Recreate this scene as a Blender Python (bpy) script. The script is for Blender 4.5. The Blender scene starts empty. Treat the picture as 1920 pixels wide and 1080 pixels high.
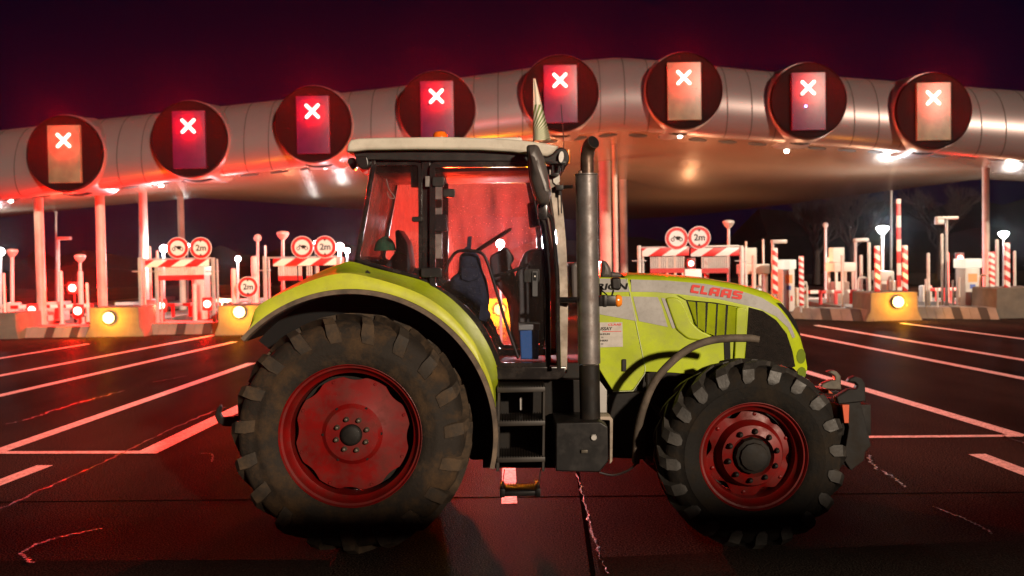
import bpy, bmesh, math, random
from mathutils import Vector, Matrix, Euler
from mathutils.geometry import tessellate_polygon
random.seed(7)
R = math.radians
SC = bpy.context.scene
C = SC.collection
# ------------------------------------------------------------------ camera, world, key light
F = 1867.0
CAMH = 2.06
cam_d = bpy.data.cameras.new('camera'); cam = bpy.data.objects.new('camera', cam_d); C.objects.link(cam)
cam_d.lens = 35.0; cam_d.sensor_width = 36.0; cam_d.clip_end = 900; cam_d.clip_start = 0.05
CM = Matrix.Translation((0, 0, CAMH)) @ Matrix.Rotation(R(90) - math.atan(55 / F), 4, 'X') @ Matrix.Rotation(-0.018, 4, 'Z')
cam.matrix_world = CM
cam_d.dof.use_dof = True; cam_d.dof.focus_distance = 7.1; cam_d.dof.aperture_fstop = 2.2
SC.camera = cam
w = bpy.data.worlds.new("World"); SC.world = w; w.use_nodes = True
nt = w.node_tree; bg = nt.nodes['Background']
tc = nt.nodes.new('ShaderNodeTexCoord'); sx = nt.nodes.new('ShaderNodeSeparateXYZ'); cr = nt.nodes.new('ShaderNodeValToRGB')
nt.links.new(tc.outputs['Generated'], sx.inputs[0]); nt.links.new(sx.outputs['Z'], cr.inputs[0]); nt.links.new(cr.outputs[0], bg.inputs[0])
cr.color_ramp.elements[0].color = (0.0005, 0.0004, 0.0045, 1); cr.color_ramp.elements[0].position = 0.0
cr.color_ramp.elements[1].color = (0.0004, 0.0001, 0.0016, 1); cr.color_ramp.elements[1].position = 0.5
e_ = cr.color_ramp.elements.new(0.06); e_.color = (0.0010, 0.0008, 0.0085, 1)
bg.inputs[1].default_value = 1.0
sun_d = bpy.data.lights.new('street_flood', 'SUN'); sun = bpy.data.objects.new('street_flood', sun_d); C.objects.link(sun)
sun_d.energy = 4.4; sun_d.color = (1.0, 0.80, 0.60); sun_d.angle = R(1.8)
sdir = Vector((-math.sin(R(27)) * math.cos(R(14)), math.cos(R(27)) * math.cos(R(14)), -math.sin(R(14))))
sun.rotation_euler = sdir.to_track_quat('-Z', 'Y').to_euler()
SC.view_settings.view_transform = 'Standard'; SC.view_settings.look = 'None'
SC.view_settings.exposure = 0.0; SC.view_settings.gamma = 1.0
X_POWER = 260.0; XB_POWER = 1900.0; AMB_POWER = 240.0; W_POWER = 480.0; RS_POWER = 1300.0; ADDED_BEACON = 2900.0; HAZE = 0.0003; UP_POWER = 460.0
SC.cycles.use_denoising = True
SC.cycles.max_bounces = 8; SC.cycles.transparent_max_bounces = 16; SC.cycles.volume_bounces = 0
SC.cycles.sample_clamp_indirect = 4.0
SC.cycles.caustics_reflective = False; SC.cycles.caustics_refractive = False

def at(px, py, Y):
    d = CM.to_3x3() @ Vector(((px - 960) / F, (540 - py) / F, -1))
    o = CM.translation
    return o + d * ((Y - o.y) / d.y)
def xz(pts, Y):
    r = []
    for p in pts:
        v = at(p[0], p[1], Y); r.append((v.x, v.z))
    return r
def gnd(px, py, z=0.0):
    d = CM.to_3x3() @ Vector(((px - 960) / F, (540 - py) / F, -1))
    o = CM.translation
    return o + d * ((z - o.z) / d.z)

# ------------------------------------------------------------------ materials
MATS = {}
def new_mat(name):
    m = bpy.data.materials.new(name); m.use_nodes = True
    return m, m.node_tree, m.node_tree.nodes['Principled BSDF']
def mat(name, col, rough=0.5, metal=0.0, var=0.0, vscale=6.0, dirt=None, dirt_amt=0.0, dscale=4.0, bump=0.0, bscale=60.0, coat=0.0, spec=0.5, col2=None):
    """principled with optional brightness mottling, dirt patches and bump"""
    if name in MATS: return MATS[name]
    m, t, b = new_mat(name)
    N = t.nodes; L = t.links
    b.inputs['Base Color'].default_value = (*col, 1); b.inputs['Roughness'].default_value = rough
    b.inputs['Metallic'].default_value = metal; b.inputs['Coat Weight'].default_value = coat
    b.inputs['Specular IOR Level'].default_value = spec
    tcn = N.new('ShaderNodeTexCoord')
    cur = None
    if var > 0:
        n = N.new('ShaderNodeTexNoise'); n.inputs['Scale'].default_value = vscale; n.inputs['Detail'].default_value = 6
        L.new(tcn.outputs['Object'], n.inputs['Vector'])
        r = N.new('ShaderNodeValToRGB')
        c2 = col2 or tuple(c * (1 - var) for c in col)
        r.color_ramp.elements[0].color = (*c2, 1); r.color_ramp.elements[1].color = (*col, 1)
        r.color_ramp.elements[0].position = 0.35; r.color_ramp.elements[1].position = 0.62
        L.new(n.outputs['Fac'], r.inputs[0]); cur = r.outputs[0]
        L.new(cur, b.inputs['Base Color'])
    if dirt is not None:
        n = N.new('ShaderNodeTexNoise'); n.inputs['Scale'].default_value = dscale; n.inputs['Detail'].default_value = 9; n.inputs['Roughness'].default_value = 0.68
        L.new(tcn.outputs['Object'], n.inputs['Vector'])
        r = N.new('ShaderNodeValToRGB'); r.color_ramp.elements[0].position = 0.45; r.color_ramp.elements[1].position = 0.7
        r.color_ramp.elements[0].color = (0, 0, 0, 1); r.color_ramp.elements[1].color = (dirt_amt,) * 3 + (1,)
        L.new(n.outputs['Fac'], r.inputs[0])
        mx = N.new('ShaderNodeMix'); mx.data_type = 'RGBA'
        L.new(r.outputs[0], mx.inputs[0])
        if cur: L.new(cur, mx.inputs[6])
        else: mx.inputs[6].default_value = (*col, 1)
        mx.inputs[7].default_value = (*dirt, 1)
        L.new(mx.outputs[2], b.inputs['Base Color'])
        ma = N.new('ShaderNodeMath'); ma.operation = 'MULTIPLY_ADD'; ma.inputs[1].default_value = 0.4; ma.inputs[2].default_value = rough
        L.new(r.outputs[0], ma.inputs[0]); L.new(ma.outputs[0], b.inputs['Roughness'])
    if bump > 0:
        n = N.new('ShaderNodeTexNoise'); n.inputs['Scale'].default_value = bscale; n.inputs['Detail'].default_value = 4
        L.new(tcn.outputs['Object'], n.inputs['Vector'])
        bp = N.new('ShaderNodeBump'); bp.inputs['Strength'].default_value = bump; bp.inputs['Distance'].default_value = 0.02
        L.new(n.outputs['Fac'], bp.inputs['Height']); L.new(bp.outputs[0], b.inputs['Normal'])
    MATS[name] = m
    return m
def emit(name, col, s):
    if name in MATS: return MATS[name]
    m, t, b = new_mat(name)
    b.inputs['Base Color'].default_value = (0.1, 0.1, 0.1, 1)
    b.inputs['Emission Color'].default_value = (*col, 1); b.inputs['Emission Strength'].default_value = s
    MATS[name] = m; return m
def stripe_mat(name, a, b_, ax, az, c1=(0.55, 0.015, 0.012), c2=(0.75, 0.72, 0.68)):
    m, t, b = new_mat(name); N = t.nodes; L = t.links
    tcn = N.new('ShaderNodeTexCoord'); s = N.new('ShaderNodeSeparateXYZ'); L.new(tcn.outputs['Object'], s.inputs[0])
    m1 = N.new('ShaderNodeMath'); m1.operation = 'MULTIPLY'; m1.inputs[1].default_value = ax; L.new(s.outputs['X'], m1.inputs[0])
    m2 = N.new('ShaderNodeMath'); m2.operation = 'MULTIPLY_ADD'; m2.inputs[1].default_value = az; L.new(s.outputs['Z'], m2.inputs[0]); L.new(m1.outputs[0], m2.inputs[2])
    f = N.new('ShaderNodeMath'); f.operation = 'FRACT'; L.new(m2.outputs[0], f.inputs[0])
    g = N.new('ShaderNodeMath'); g.operation = 'GREATER_THAN'; g.inputs[1].default_value = 0.5; L.new(f.outputs[0], g.inputs[0])
    mx = N.new('ShaderNodeMix'); mx.data_type = 'RGBA'; L.new(g.outputs[0], mx.inputs[0]); mx.inputs[6].default_value = (*c1, 1); mx.inputs[7].default_value = (*c2, 1)
    L.new(mx.outputs[2], b.inputs['Base Color']); b.inputs['Roughness'].default_value = 0.4
    MATS[name] = m; return m

M_GREEN = mat('lime_paint', (0.42, 0.52, 0.012), 0.34, var=0.25, vscale=3.0, dirt=(0.14, 0.12, 0.03), dirt_amt=0.28, dscale=9.0, coat=0.25)
M_FEND = mat('fender_paint', (0.50, 0.54, 0.035), 0.42, var=0.2, vscale=2.5, dirt=(0.2, 0.16, 0.06), dirt_amt=0.35, dscale=7.0)
M_GREY = mat('silver_stripe', (0.36, 0.345, 0.33), 0.45, var=0.2, vscale=5, dirt=(0.16, 0.14, 0.11), dirt_amt=0.3, dscale=30)
M_CREAM = mat('cream_roof', (0.62, 0.57, 0.48), 0.35, var=0.12, vscale=4, dirt=(0.25, 0.2, 0.15), dirt_amt=0.4, dscale=8, coat=0.3)
M_REDRIM = mat('red_rim_paint', (0.165, 0.0025, 0.002), 0.42, spec=0.3, var=0.35, vscale=5, dirt=(0.06, 0.008, 0.004), dirt_amt=0.75, dscale=7)
M_RUB = mat('tyre_rubber', (0.016, 0.012, 0.009), 0.8, spec=0.25, dirt=(0.080, 0.046, 0.022), dirt_amt=0.85, dscale=4.5, bump=0.25, bscale=40)
M_LUG = mat('lug_rubber', (0.024, 0.018, 0.013), 0.68, spec=0.3, dirt=(0.10, 0.062, 0.034), dirt_amt=0.8, dscale=6, bump=0.15, bscale=40)
M_RUBF = mat('front_rubber', (0.008, 0.007, 0.006), 0.8, spec=0.2, dirt=(0.028, 0.020, 0.013), dirt_amt=0.8, dscale=5, bump=0.25, bscale=40)
M_LUGF = mat('front_lug_rubber', (0.020, 0.018, 0.016), 0.5, spec=0.5, dirt=(0.05, 0.043, 0.036), dirt_amt=0.8, dscale=8, bump=0.12, bscale=45)
M_BLK = mat('black_plastic', (0.009, 0.008, 0.008), 0.38, spec=0.35, var=0.4, vscale=10, dirt=(0.022, 0.016, 0.012), dirt_amt=0.4, dscale=8)
M_BLKM = mat('black_chassis', (0.006, 0.005, 0.0045), 0.6, spec=0.25, dirt=(0.024, 0.016, 0.010), dirt_amt=0.6, dscale=5, bump=0.06, bscale=30)
M_FRAME = mat('cab_frame_black', (0.012, 0.010, 0.010), 0.22, dirt=(0.05, 0.035, 0.028), dirt_amt=0.3, dscale=7, coat=0.3)
M_LIP = mat('rubber_lip', (0.12, 0.085, 0.06), 0.75, var=0.5, vscale=12, dirt=(0.22, 0.16, 0.11), dirt_amt=0.7, dscale=10)
M_EXH = mat('exhaust_steel', (0.24, 0.22, 0.215), 0.42, metal=0.6, var=0.3, vscale=8, dirt=(0.10, 0.06, 0.045), dirt_amt=0.6, dscale=9, bump=0.08, bscale=15)
M_PIPE = mat('burnt_pipe', (0.16, 0.11, 0.085), 0.38, metal=0.7, var=0.5, vscale=11, dirt=(0.10, 0.05, 0.03), dirt_amt=0.8, dscale=14)
M_MIRR = mat('mirror_shell', (0.085, 0.072, 0.068), 0.42, var=0.25, vscale=9, bump=0.04, bscale=140)
M_PILL = mat('dusty_pillar', (0.42, 0.34, 0.27), 0.5, var=0.45, vscale=6, dirt=(0.12, 0.08, 0.05), dirt_amt=0.6, dscale=11)
M_HOOK = mat('worn_steel', (0.09, 0.075, 0.055), 0.5, metal=0.3, var=0.5, vscale=14)
M_STEEL = mat('galvanised_steel', (0.42, 0.40, 0.38), 0.45, metal=0.25, var=0.2, vscale=3)
M_WHITE = mat('white_enamel', (0.56, 0.53, 0.48), 0.45, var=0.15, vscale=2)
M_CONC = mat('barrier_concrete', (0.13, 0.105, 0.08), 0.85, var=0.35, vscale=2.2, dirt=(0.10, 0.08, 0.06), dirt_amt=0.6, dscale=2.5, bump=0.4, bscale=30)
M_AMB = mat('amber_lens', (0.9, 0.25, 0.02), 0.2, coat=0.5)
M_SIGNRED = mat('sign_red', (0.55, 0.012, 0.012), 0.4)
M_SIGNWH = mat('sign_white', (0.72, 0.70, 0.68), 0.4)
M_INK = mat('sign_ink', (0.004, 0.004, 0.004), 0.6, spec=0.2)
M_DECRED = mat('lettering_red', (0.62, 0.010, 0.003), 0.4)
M_GRAB = mat('interior_grey', (0.05, 0.05, 0.055), 0.55, var=0.3, vscale=8)
M_DKBLUE = mat('dark_blue_cloth', (0.018, 0.026, 0.055), 0.8, var=0.5, vscale=20, bump=0.4, bscale=60)
M_BLUE = mat('blue_plastic', (0.03, 0.14, 0.42), 0.4)
M_CAP = mat('green_cloth', (0.02, 0.10, 0.045), 0.9, var=0.4, vscale=25, bump=0.3, bscale=80)
M_PAPER = mat('sticker_paper', (0.50, 0.46, 0.42), 0.3, var=0.15, vscale=30)
M_ORANGE = mat('orange_painted_steel', (0.55, 0.07, 0.01), 0.5)
M_SEATB = mat('wood_bark', (0.022, 0.014, 0.012), 0.9, var=0.4)
M_LAMPSH = mat('lamp_shell', (0.012, 0.011, 0.011), 0.3)
M_LENS = mat('clear_lens', (0.75, 0.72, 0.68), 0.12, coat=0.6)
M_REDLENS = mat('red_lens', (0.6, 0.01, 0.01), 0.2, coat=0.5)

def glass(name, dust, tint=(1, 1, 1), dustcol=(0.45, 0.36, 0.30), speck=True):
    m = bpy.data.materials.new(name); m.use_nodes = True; t = m.node_tree; N = t.nodes; L = t.links
    N.remove(N['Principled BSDF']); out = N['Material Output']
    tr = N.new('ShaderNodeBsdfTransparent'); tr.inputs[0].default_value = (*tint, 1)
    gl = N.new('ShaderNodeBsdfGlossy'); gl.inputs['Roughness'].default_value = 0.06
    fr = N.new('ShaderNodeFresnel'); fr.inputs[0].default_value = 1.45
    mg = N.new('ShaderNodeMixShader'); L.new(fr.outputs[0], mg.inputs[0]); L.new(tr.outputs[0], mg.inputs[1]); L.new(gl.outputs[0], mg.inputs[2])
    df = N.new('ShaderNodeBsdfDiffuse'); df.inputs[0].default_value = (*dustcol, 1)
    tl = N.new('ShaderNodeBsdfTranslucent'); tl.inputs[0].default_value = (*dustcol, 1)
    md = N.new('ShaderNodeMixShader'); md.inputs[0].default_value = 0.72; L.new(df.outputs[0], md.inputs[1]); L.new(tl.outputs[0], md.inputs[2])
    tcn = N.new('ShaderNodeTexCoord'); n = N.new('ShaderNodeTexNoise'); n.inputs['Scale'].default_value = 3.0; n.inputs['Detail'].default_value = 7
    gm = N.new('ShaderNodeMapping'); gm.inputs['Scale'].default_value = (2.6, 1.0, 0.55); gm.inputs['Rotation'].default_value = (0, 0.25, 0); L.new(tcn.outputs['Object'], gm.inputs[0]); L.new(gm.outputs[0], n.inputs['Vector']); n.inputs['Roughness'].default_value = 0.65
    r = N.new('ShaderNodeMapRange'); r.inputs[1].default_value = 0.32; r.inputs[2].default_value = 0.70; r.inputs[3].default_value = dust * 0.25; r.inputs[4].default_value = dust * 1.9
    L.new(n.outputs['Fac'], r.inputs[0]); fac = r.outputs[0]
    if speck:
        v = N.new('ShaderNodeTexVoronoi'); v.inputs['Scale'].default_value = 34; L.new(tcn.outputs['Object'], v.inputs['Vector'])
        lt = N.new('ShaderNodeMath'); lt.operation = 'LESS_THAN'; lt.inputs[1].default_value = 0.085; L.new(v.outputs['Distance'], lt.inputs[0])
        ad = N.new('ShaderNodeMath'); ad.operation = 'MULTIPLY_ADD'; ad.inputs[1].default_value = 0.45; L.new(lt.outputs[0], ad.inputs[0]); L.new(fac, ad.inputs[2]); fac = ad.outputs[0]
    ms = N.new('ShaderNodeMixShader'); L.new(fac, ms.inputs[0]); L.new(mg.outputs[0], ms.inputs[1]); L.new(md.outputs[0], ms.inputs[2])
    L.new(ms.outputs[0], out.inputs['Surface'])
    return m
M_GLASS = glass('dusty_glass', 0.035, (0.86, 0.86, 0.9))
M_GLASSD = glass('dusty_far_door', 0.20, (0.95, 0.9, 0.88), (0.75, 0.62, 0.56), True)
M_GLASSF = glass('dirty_far_glass', 0.5, (0.95, 0.85, 0.8), (0.6, 0.42, 0.34), False)

# ------------------------------------------------------------------ object helpers
def thing(name, label, cat, loc, group=None, kind=None):
    o = bpy.data.objects.new(name, None); C.objects.link(o); o.location = loc; o.empty_display_size = 0.2
    tag(o, label, cat, group, kind); return o
def tag(o, label=None, cat=None, group=None, kind=None):
    if label: o['label'] = label
    if cat: o['category'] = cat
    if group: o['group'] = group
    if kind: o['kind'] = kind
    return o
def rootloc(p):
    while p.parent: p = p.parent
    return Vector(p.location)
def mk(name, bm, m, parent=None, smooth=True, ang=35):
    global CAPS
    me = bpy.data.meshes.new(name)
    if parent is not None:
        bmesh.ops.translate(bm, verts=bm.verts, vec=-rootloc(parent))
    bmesh.ops.recalc_face_normals(bm, faces=bm.faces)
    if smooth:
        for f in bm.faces: f.smooth = True
        for e in bm.edges:
            if len(e.link_faces) == 2 and e.calc_face_angle(0) > R(ang): e.smooth = False
        for f in bm.faces:
            if len(f.verts) > 7: f.smooth = False
        for f in CAPS:
            if f.is_valid: f.smooth = False
    CAPS.clear()
    bm.to_mesh(me); bm.free()
    me.materials.append(m)
    o = bpy.data.objects.new(name, me); C.objects.link(o)
    if parent is not None: o.parent = parent
    return o
def flip_far(o, Yc=8.0):
    pass
def B():
    return bmesh.new()
def box(bm, x0, x1, y0, y1, z0, z1, bev=0.0):
    r = bmesh.ops.create_cube(bm, size=1.0)
    bmesh.ops.scale(bm, vec=(abs(x1 - x0), abs(y1 - y0), abs(z1 - z0)), verts=r['verts'])
    bmesh.ops.translate(bm, vec=((x0 + x1) / 2, (y0 + y1) / 2, (z0 + z1) / 2), verts=r['verts'])
    if bev > 0:
        es = list({e for v in r['verts'] for e in v.link_edges})
        bmesh.ops.bevel(bm, geom=es, offset=bev, segments=2, affect='EDGES', profile=0.6)
def plate(bm, pts, Y0, Y1, bev=0.0, seg=3, mirror=False):
    """pts: (x,z) outline extruded from Y0 to Y1; both rims rounded by bev"""
    n = len(pts); bev = min(bev, abs(Y1 - Y0) * 0.49); sg = 1 if Y1 > Y0 else -1
    lv = []
    if bev > 0:
        for k in range(seg + 1):
            a = math.pi / 2 * k / seg; lv.append((inset(pts, bev * (1 - math.sin(a))), Y0 + sg * bev * (1 - math.cos(a))))
        for k in range(seg, -1, -1):
            a = math.pi / 2 * k / seg; lv.append((inset(pts, bev * (1 - math.sin(a))), Y1 - sg * bev * (1 - math.cos(a))))
    else: lv = [(pts, Y0), (pts, Y1)]
    rings = [[bm.verts.new((p[0], 16 - y if mirror else y, p[1])) for p in q] for q, y in lv]
    for a, b in zip(rings, rings[1:]):
        for i in range(n): bm.faces.new((a[i], b[i], b[(i + 1) % n], a[(i + 1) % n]))
    for r_, q in ((rings[0], lv[0][0]), (rings[-1], lv[-1][0])):
        for tri in tessellate_polygon([[Vector((p[0], p[1], 0)) for p in q]]):
            if len(set(tri)) == 3:
                f = bm.faces.new([r_[i] for i in tri]); f.material_index = 0
                bm.faces.ensure_lookup_table(); CAPS.append(f)
CAPS = []
def rnd(pts, r, n=4):
    out = []; N = len(pts)
    for i in range(N):
        p = Vector(pts[i]); a = Vector(pts[i - 1]) - p; b = Vector(pts[(i + 1) % N]) - p
        k = min(r, a.length * 0.45, b.length * 0.45)
        s = p + a.normalized() * k; e = p + b.normalized() * k
        for j in range(n + 1):
            t = j / n; q = s * (1 - t) ** 2 + p * 2 * t * (1 - t) + e * t * t
            out.append((q.x, q.y))
    return out
def inset(pts, w_):
    N = len(pts); area = sum(pts[i][0] * pts[(i + 1) % N][1] - pts[(i + 1) % N][0] * pts[i][1] for i in range(N))
    s = 1 if area > 0 else -1; out = []
    for i in range(N):
        p = Vector(pts[i]); a = (p - Vector(pts[i - 1])); b = (Vector(pts[(i + 1) % N]) - p)
        if a.length < 1e-7: a = b
        if b.length < 1e-7: b = a
        a.normalize(); b.normalize()
        na = Vector((-a.y, a.x)) * s; nb = Vector((-b.y, b.x)) * s
        m = (na + nb)
        m = m / max(0.35, m.length_squared) * 2 if m.length > 1e-6 else na
        q = p + m * w_ * 0.5 * 1.0 if False else p + (na + nb) * (w_ / max(0.6, 1 + na.dot(nb)))
        out.append((q.x, q.y))
    return out
def frame(bm, pts, w_, Y0, Y1, mirror=False):
    if mirror: Y0, Y1 = 16 - Y0, 16 - Y1
    q = inset(pts, w_); n = len(pts)
    A = [bm.verts.new((p[0], Y0, p[1])) for p in pts]; Bv = [bm.verts.new((p[0], Y0, p[1])) for p in q]
    A2 = [bm.verts.new((p[0], Y1, p[1])) for p in pts]; B2 = [bm.verts.new((p[0], Y1, p[1])) for p in q]
    for i in range(n):
        j = (i + 1) % n
        for f in ((A[i], A[j], Bv[j], Bv[i]), (A2[i], B2[i], B2[j], A2[j]), (A[i], A2[i], A2[j], A[j]), (Bv[i], Bv[j], B2[j], B2[i])):
            bm.faces.new(f)
    return q
def tube(bm, pts, r, n=10, cap=True, r_list=None):
    pts = [Vector(p) for p in pts]; rings = []
    up = Vector((0, 0, 1))
    for i, p in enumerate(pts):
        t = (pts[min(i + 1, len(pts) - 1)] - pts[max(i - 1, 0)]).normalized()
        ref = Vector((0, 1, 0)) if abs(t.y) < 0.9 else Vector((1, 0, 0))
        u = t.cross(ref).normalized(); v = t.cross(u).normalized()
        rr = r_list[i] if r_list else r
        rings.append([bm.verts.new(p + u * math.cos(2 * math.pi * k / n) * rr + v * math.sin(2 * math.pi * k / n) * rr) for k in range(n)])
    for a, b in zip(rings, rings[1:]):
        for k in range(n): bm.faces.new((a[k], a[(k + 1) % n], b[(k + 1) % n], b[k]))
    if cap:
        bm.faces.new(rings[0][::-1]); bm.faces.new(rings[-1])
    return rings
def smoothpath(pts, k=6):
    P = [Vector(p) for p in pts]; out = []
    for i in range(len(P) - 1):
        p0 = P[max(i - 1, 0)]; p1 = P[i]; p2 = P[i + 1]; p3 = P[min(i + 2, len(P) - 1)]
        for j in range(k):
            t = j / k
            out.append(0.5 * ((2 * p1) + (-p0 + p2) * t + (2 * p0 - 5 * p1 + 4 * p2 - p3) * t * t + (-p0 + 3 * p1 - 3 * p2 + p3) * t ** 3))
    out.append(P[-1]); return out
def resample(P, n):
    P = [Vector(p) for p in P]; L = [0]
    for a, b in zip(P, P[1:]): L.append(L[-1] + (b - a).length)
    out = []; j = 0
    for i in range(n):
        s = L[-1] * i / (n - 1)
        while j < len(P) - 2 and L[j + 1] < s: j += 1
        t = (s - L[j]) / max(1e-9, L[j + 1] - L[j]); out.append(P[j].lerp(P[j + 1], min(1, t)))
    return out
def strips(bm, lines, n=40, mirror=False):
    rows = []
    for l in lines:
        q = resample(smoothpath(l, 5), n)
        rows.append([bm.verts.new((p.x, 16 - p.y if mirror else p.y, p.z)) for p in q])
    for a, b in zip(rows, rows[1:]):
        for i in range(n - 1): bm.faces.new((a[i], a[i + 1], b[i + 1], b[i]))
def lathe(bm, prof, c, axis='Y', n=64, close=False, sy=1):
    """prof: (offset along axis, radius)"""
    rings = []
    for (y, r) in prof:
        ring = []
        for k in range(n):
            a = 2 * math.pi * k / n
            if axis == 'Y': v = (c[0] + r * math.cos(a), c[1] + y * sy, c[2] + r * math.sin(a))
            else: v = (c[0] + r * math.cos(a), c[1] + r * math.sin(a), c[2] + y)
            ring.append(bm.verts.new(v))
        rings.append(ring)
    prs = list(zip(rings, rings[1:]))
    if close: prs.append((rings[-1], rings[0]))
    for a, b in prs:
        for k in range(n): bm.faces.new((a[k], a[(k + 1) % n], b[(k + 1) % n], b[k]))
    if not close:
        for ring in (rings[0], rings[-1]):
            try: bm.faces.new(ring)
            except Exception: pass
def disc(bm, c, r, d, n=24, sy=1):
    lathe(bm, [(0, r), (d, r)], c, 'Y', n, sy=sy)
def text_mesh(body, size, xf, m, name, parent, depth=0.0006, bold=0.022):
    cu = bpy.data.curves.new(name, 'FONT'); cu.body = body; cu.size = size; cu.extrude = depth; cu.offset = size * bold
    ob = bpy.data.objects.new(name, cu); C.objects.link(ob)
    dg = bpy.context.evaluated_depsgraph_get(); me = bpy.data.meshes.new_from_object(ob.evaluated_get(dg))
    C.objects.unlink(ob); bpy.data.objects.remove(ob)
    me.transform(xf)
    if parent is not None: me.transform(Matrix.Translation(-rootloc(parent)))
    me.materials.clear(); me.materials.append(m)
    o = bpy.data.objects.new(name, me); C.objects.link(o); o.parent = parent
    return o
def lamp(name, loc, energy, col, r=0.1, parent=None, spot=None, d=None):
    ld = bpy.data.lights.new(name, 'SPOT' if spot else 'POINT'); ld.energy = energy; ld.color = col; ld.shadow_soft_size = r
    o = bpy.data.objects.new(name, ld); C.objects.link(o)
    if spot: ld.spot_size = R(spot); ld.spot_blend = 0.6
    if d is not None: o.rotation_euler = Vector(d).to_track_quat('-Z', 'Y').to_euler()
    if parent is not None: o.parent = parent; o.location = Vector(loc) - rootloc(parent)
    else: o.location = loc
    return o

# ------------------------------------------------------------------ ground
def asphalt():
    m, t, b = new_mat('asphalt'); N = t.nodes; L = t.links
    tcn = N.new('ShaderNodeTexCoord')
    n1 = N.new('ShaderNodeTexNoise'); n1.inputs['Scale'].default_value = 0.45; n1.inputs['Detail'].default_value = 8
    mp = N.new('ShaderNodeMapping'); mp.inputs['Scale'].default_value = (1, 0.35, 1); L.new(tcn.outputs['Object'], mp.inputs[0]); L.new(mp.outputs[0], n1.inputs['Vector'])
    n2 = N.new('ShaderNodeTexNoise'); n2.inputs['Scale'].default_value = 75; n2.inputs['Detail'].default_value = 4; L.new(tcn.outputs['Object'], n2.inputs['Vector'])
    r1 = N.new('ShaderNodeValToRGB'); r1.color_ramp.elements[0].color = (0.007, 0.0055, 0.0048, 1); r1.color_ramp.elements[1].color = (0.030, 0.023, 0.019, 1)
    r1.color_ramp.elements[0].position = 0.35; r1.color_ramp.elements[1].position = 0.68; L.new(n1.outputs['Fac'], r1.inputs[0])
    r2 = N.new('ShaderNodeValToRGB'); r2.color_ramp.elements[0].color = (0.2, 0.2, 0.2, 1); r2.color_ramp.elements[1].color = (3.2, 3.0, 2.9, 1)
    r2.color_ramp.elements[0].position = 0.42; r2.color_ramp.elements[1].position = 0.66; L.new(n2.outputs['Fac'], r2.inputs[0])
    mx = N.new('ShaderNodeMix'); mx.data_type = 'RGBA'; mx.blend_type = 'MULTIPLY'; mx.inputs[0].default_value = 1; L.new(r1.outputs[0], mx.inputs[6]); L.new(r2.outputs[0], mx.inputs[7])
    L.new(mx.outputs[2], b.inputs['Base Color']); b.inputs['Specular IOR Level'].default_value = 0.2
    mr = N.new('ShaderNodeMapRange'); mr.inputs[1].default_value = 0.3; mr.inputs[2].default_value = 0.7; mr.inputs[3].default_value = 0.30; mr.inputs[4].default_value = 0.46
    L.new(n1.outputs['Fac'], mr.inputs[0]); L.new(mr.outputs[0], b.inputs['Roughness'])
    bp = N.new('ShaderNodeBump'); bp.inputs['Strength'].default_value = 0.9; bp.inputs['Distance'].default_value = 0.010; L.new(n2.outputs['Fac'], bp.inputs['Height'])
    L.new(bp.outputs[0], b.inputs['Normal'])
    df = N.new('ShaderNodeBsdfDiffuse'); L.new(mx.outputs[2], df.inputs[0]); L.new(bp.outputs[0], df.inputs['Normal'])
    ms = N.new('ShaderNodeMixShader'); ms.inputs[0].default_value = 0.022; L.new(df.outputs[0], ms.inputs[1]); L.new(b.outputs[0], ms.inputs[2])
    L.new(ms.outputs[0], N['Material Output'].inputs['Surface'])
    return m
M_ASPH = asphalt()
bm = B(); r_ = bmesh.ops.create_grid(bm, x_segments=4, y_segments=4, size=1)
for v in bm.verts: v.co = Vector((v.co.x * 220, 120 + v.co.y * 200, 0))
g = mk('road', bm, M_ASPH, smooth=False); tag(g, kind='structure')
M_LINE = mat('road_line_paint', (0.78, 0.70, 0.62), 0.6, var=0.25, vscale=9, dirt=(0.10, 0.085, 0.07), dirt_amt=0.75, dscale=30)
M_TAR = mat('crack_seal_tar', (0.010, 0.006, 0.005), 0.36, bump=0.9, bscale=30, spec=0.04)
def gline(name, a, b, wd, z=0.004, m=None):
    A = gnd(*a); Bq = gnd(*b); d = (Bq - A).normalized(); n = Vector((-d.y, d.x, 0)) * wd / 2
    bm = B(); k = 12; wd *= 1.25; n = n * 1.25
    rows = []
    for i in range(k + 1):
        p = A.lerp(Bq, i / k)
        rows.append((bm.verts.new((p.x + n.x, p.y + n.y, z)), bm.verts.new((p.x - n.x, p.y - n.y, z))))
    for r0, r1 in zip(rows, rows[1:]): bm.faces.new((r0[0], r1[0], r1[1], r0[1]))
    o = mk(name, bm, m or M_LINE, smooth=False); tag(o, kind='structure'); return o
for a, b, wd in [((-160, 901), (472, 681), 0.155), ((-100, 765), (440, 641), 0.155), ((-60, 716), (405, 628), 0.155), ((-60, 682), (165, 645), 0.12),
                 ((272, 851), (560, 712), 0.20), ((-120, 951), (84, 873), 0.14),
                 ((1500, 694), (1914, 818), 0.155), ((1490, 625), (1990, 724), 0.155), ((1530, 610), (1990, 687), 0.155), ((1690, 606), (1990, 645), 0.13),
                 ((1832, 852), (1990, 912), 0.14), ((953, 780), (955, 945), 0.105)]:
    gline('road_marking', a, b, wd)
gline('road_marking', (-120, 850), (292, 849), 0.115, 0.008); gline('road_marking', (1560, 821), (1915, 818), 0.10, 0.008)
gline('road_marking', (470, 760), (700, 700), 0.12)
def patch(pts, m, name, z):
    bm = B(); bm.faces.new([bm.verts.new((lambda v: (v.x, v.y, z))(gnd(*p))) for p in pts]); tag(mk(name, bm, m, smooth=False), kind='structure')
M_PAT1 = mat('worn_asphalt', (0.030, 0.024, 0.020), 1.0, spec=0.0, var=0.6, vscale=70, bump=0.9, bscale=60)
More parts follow.
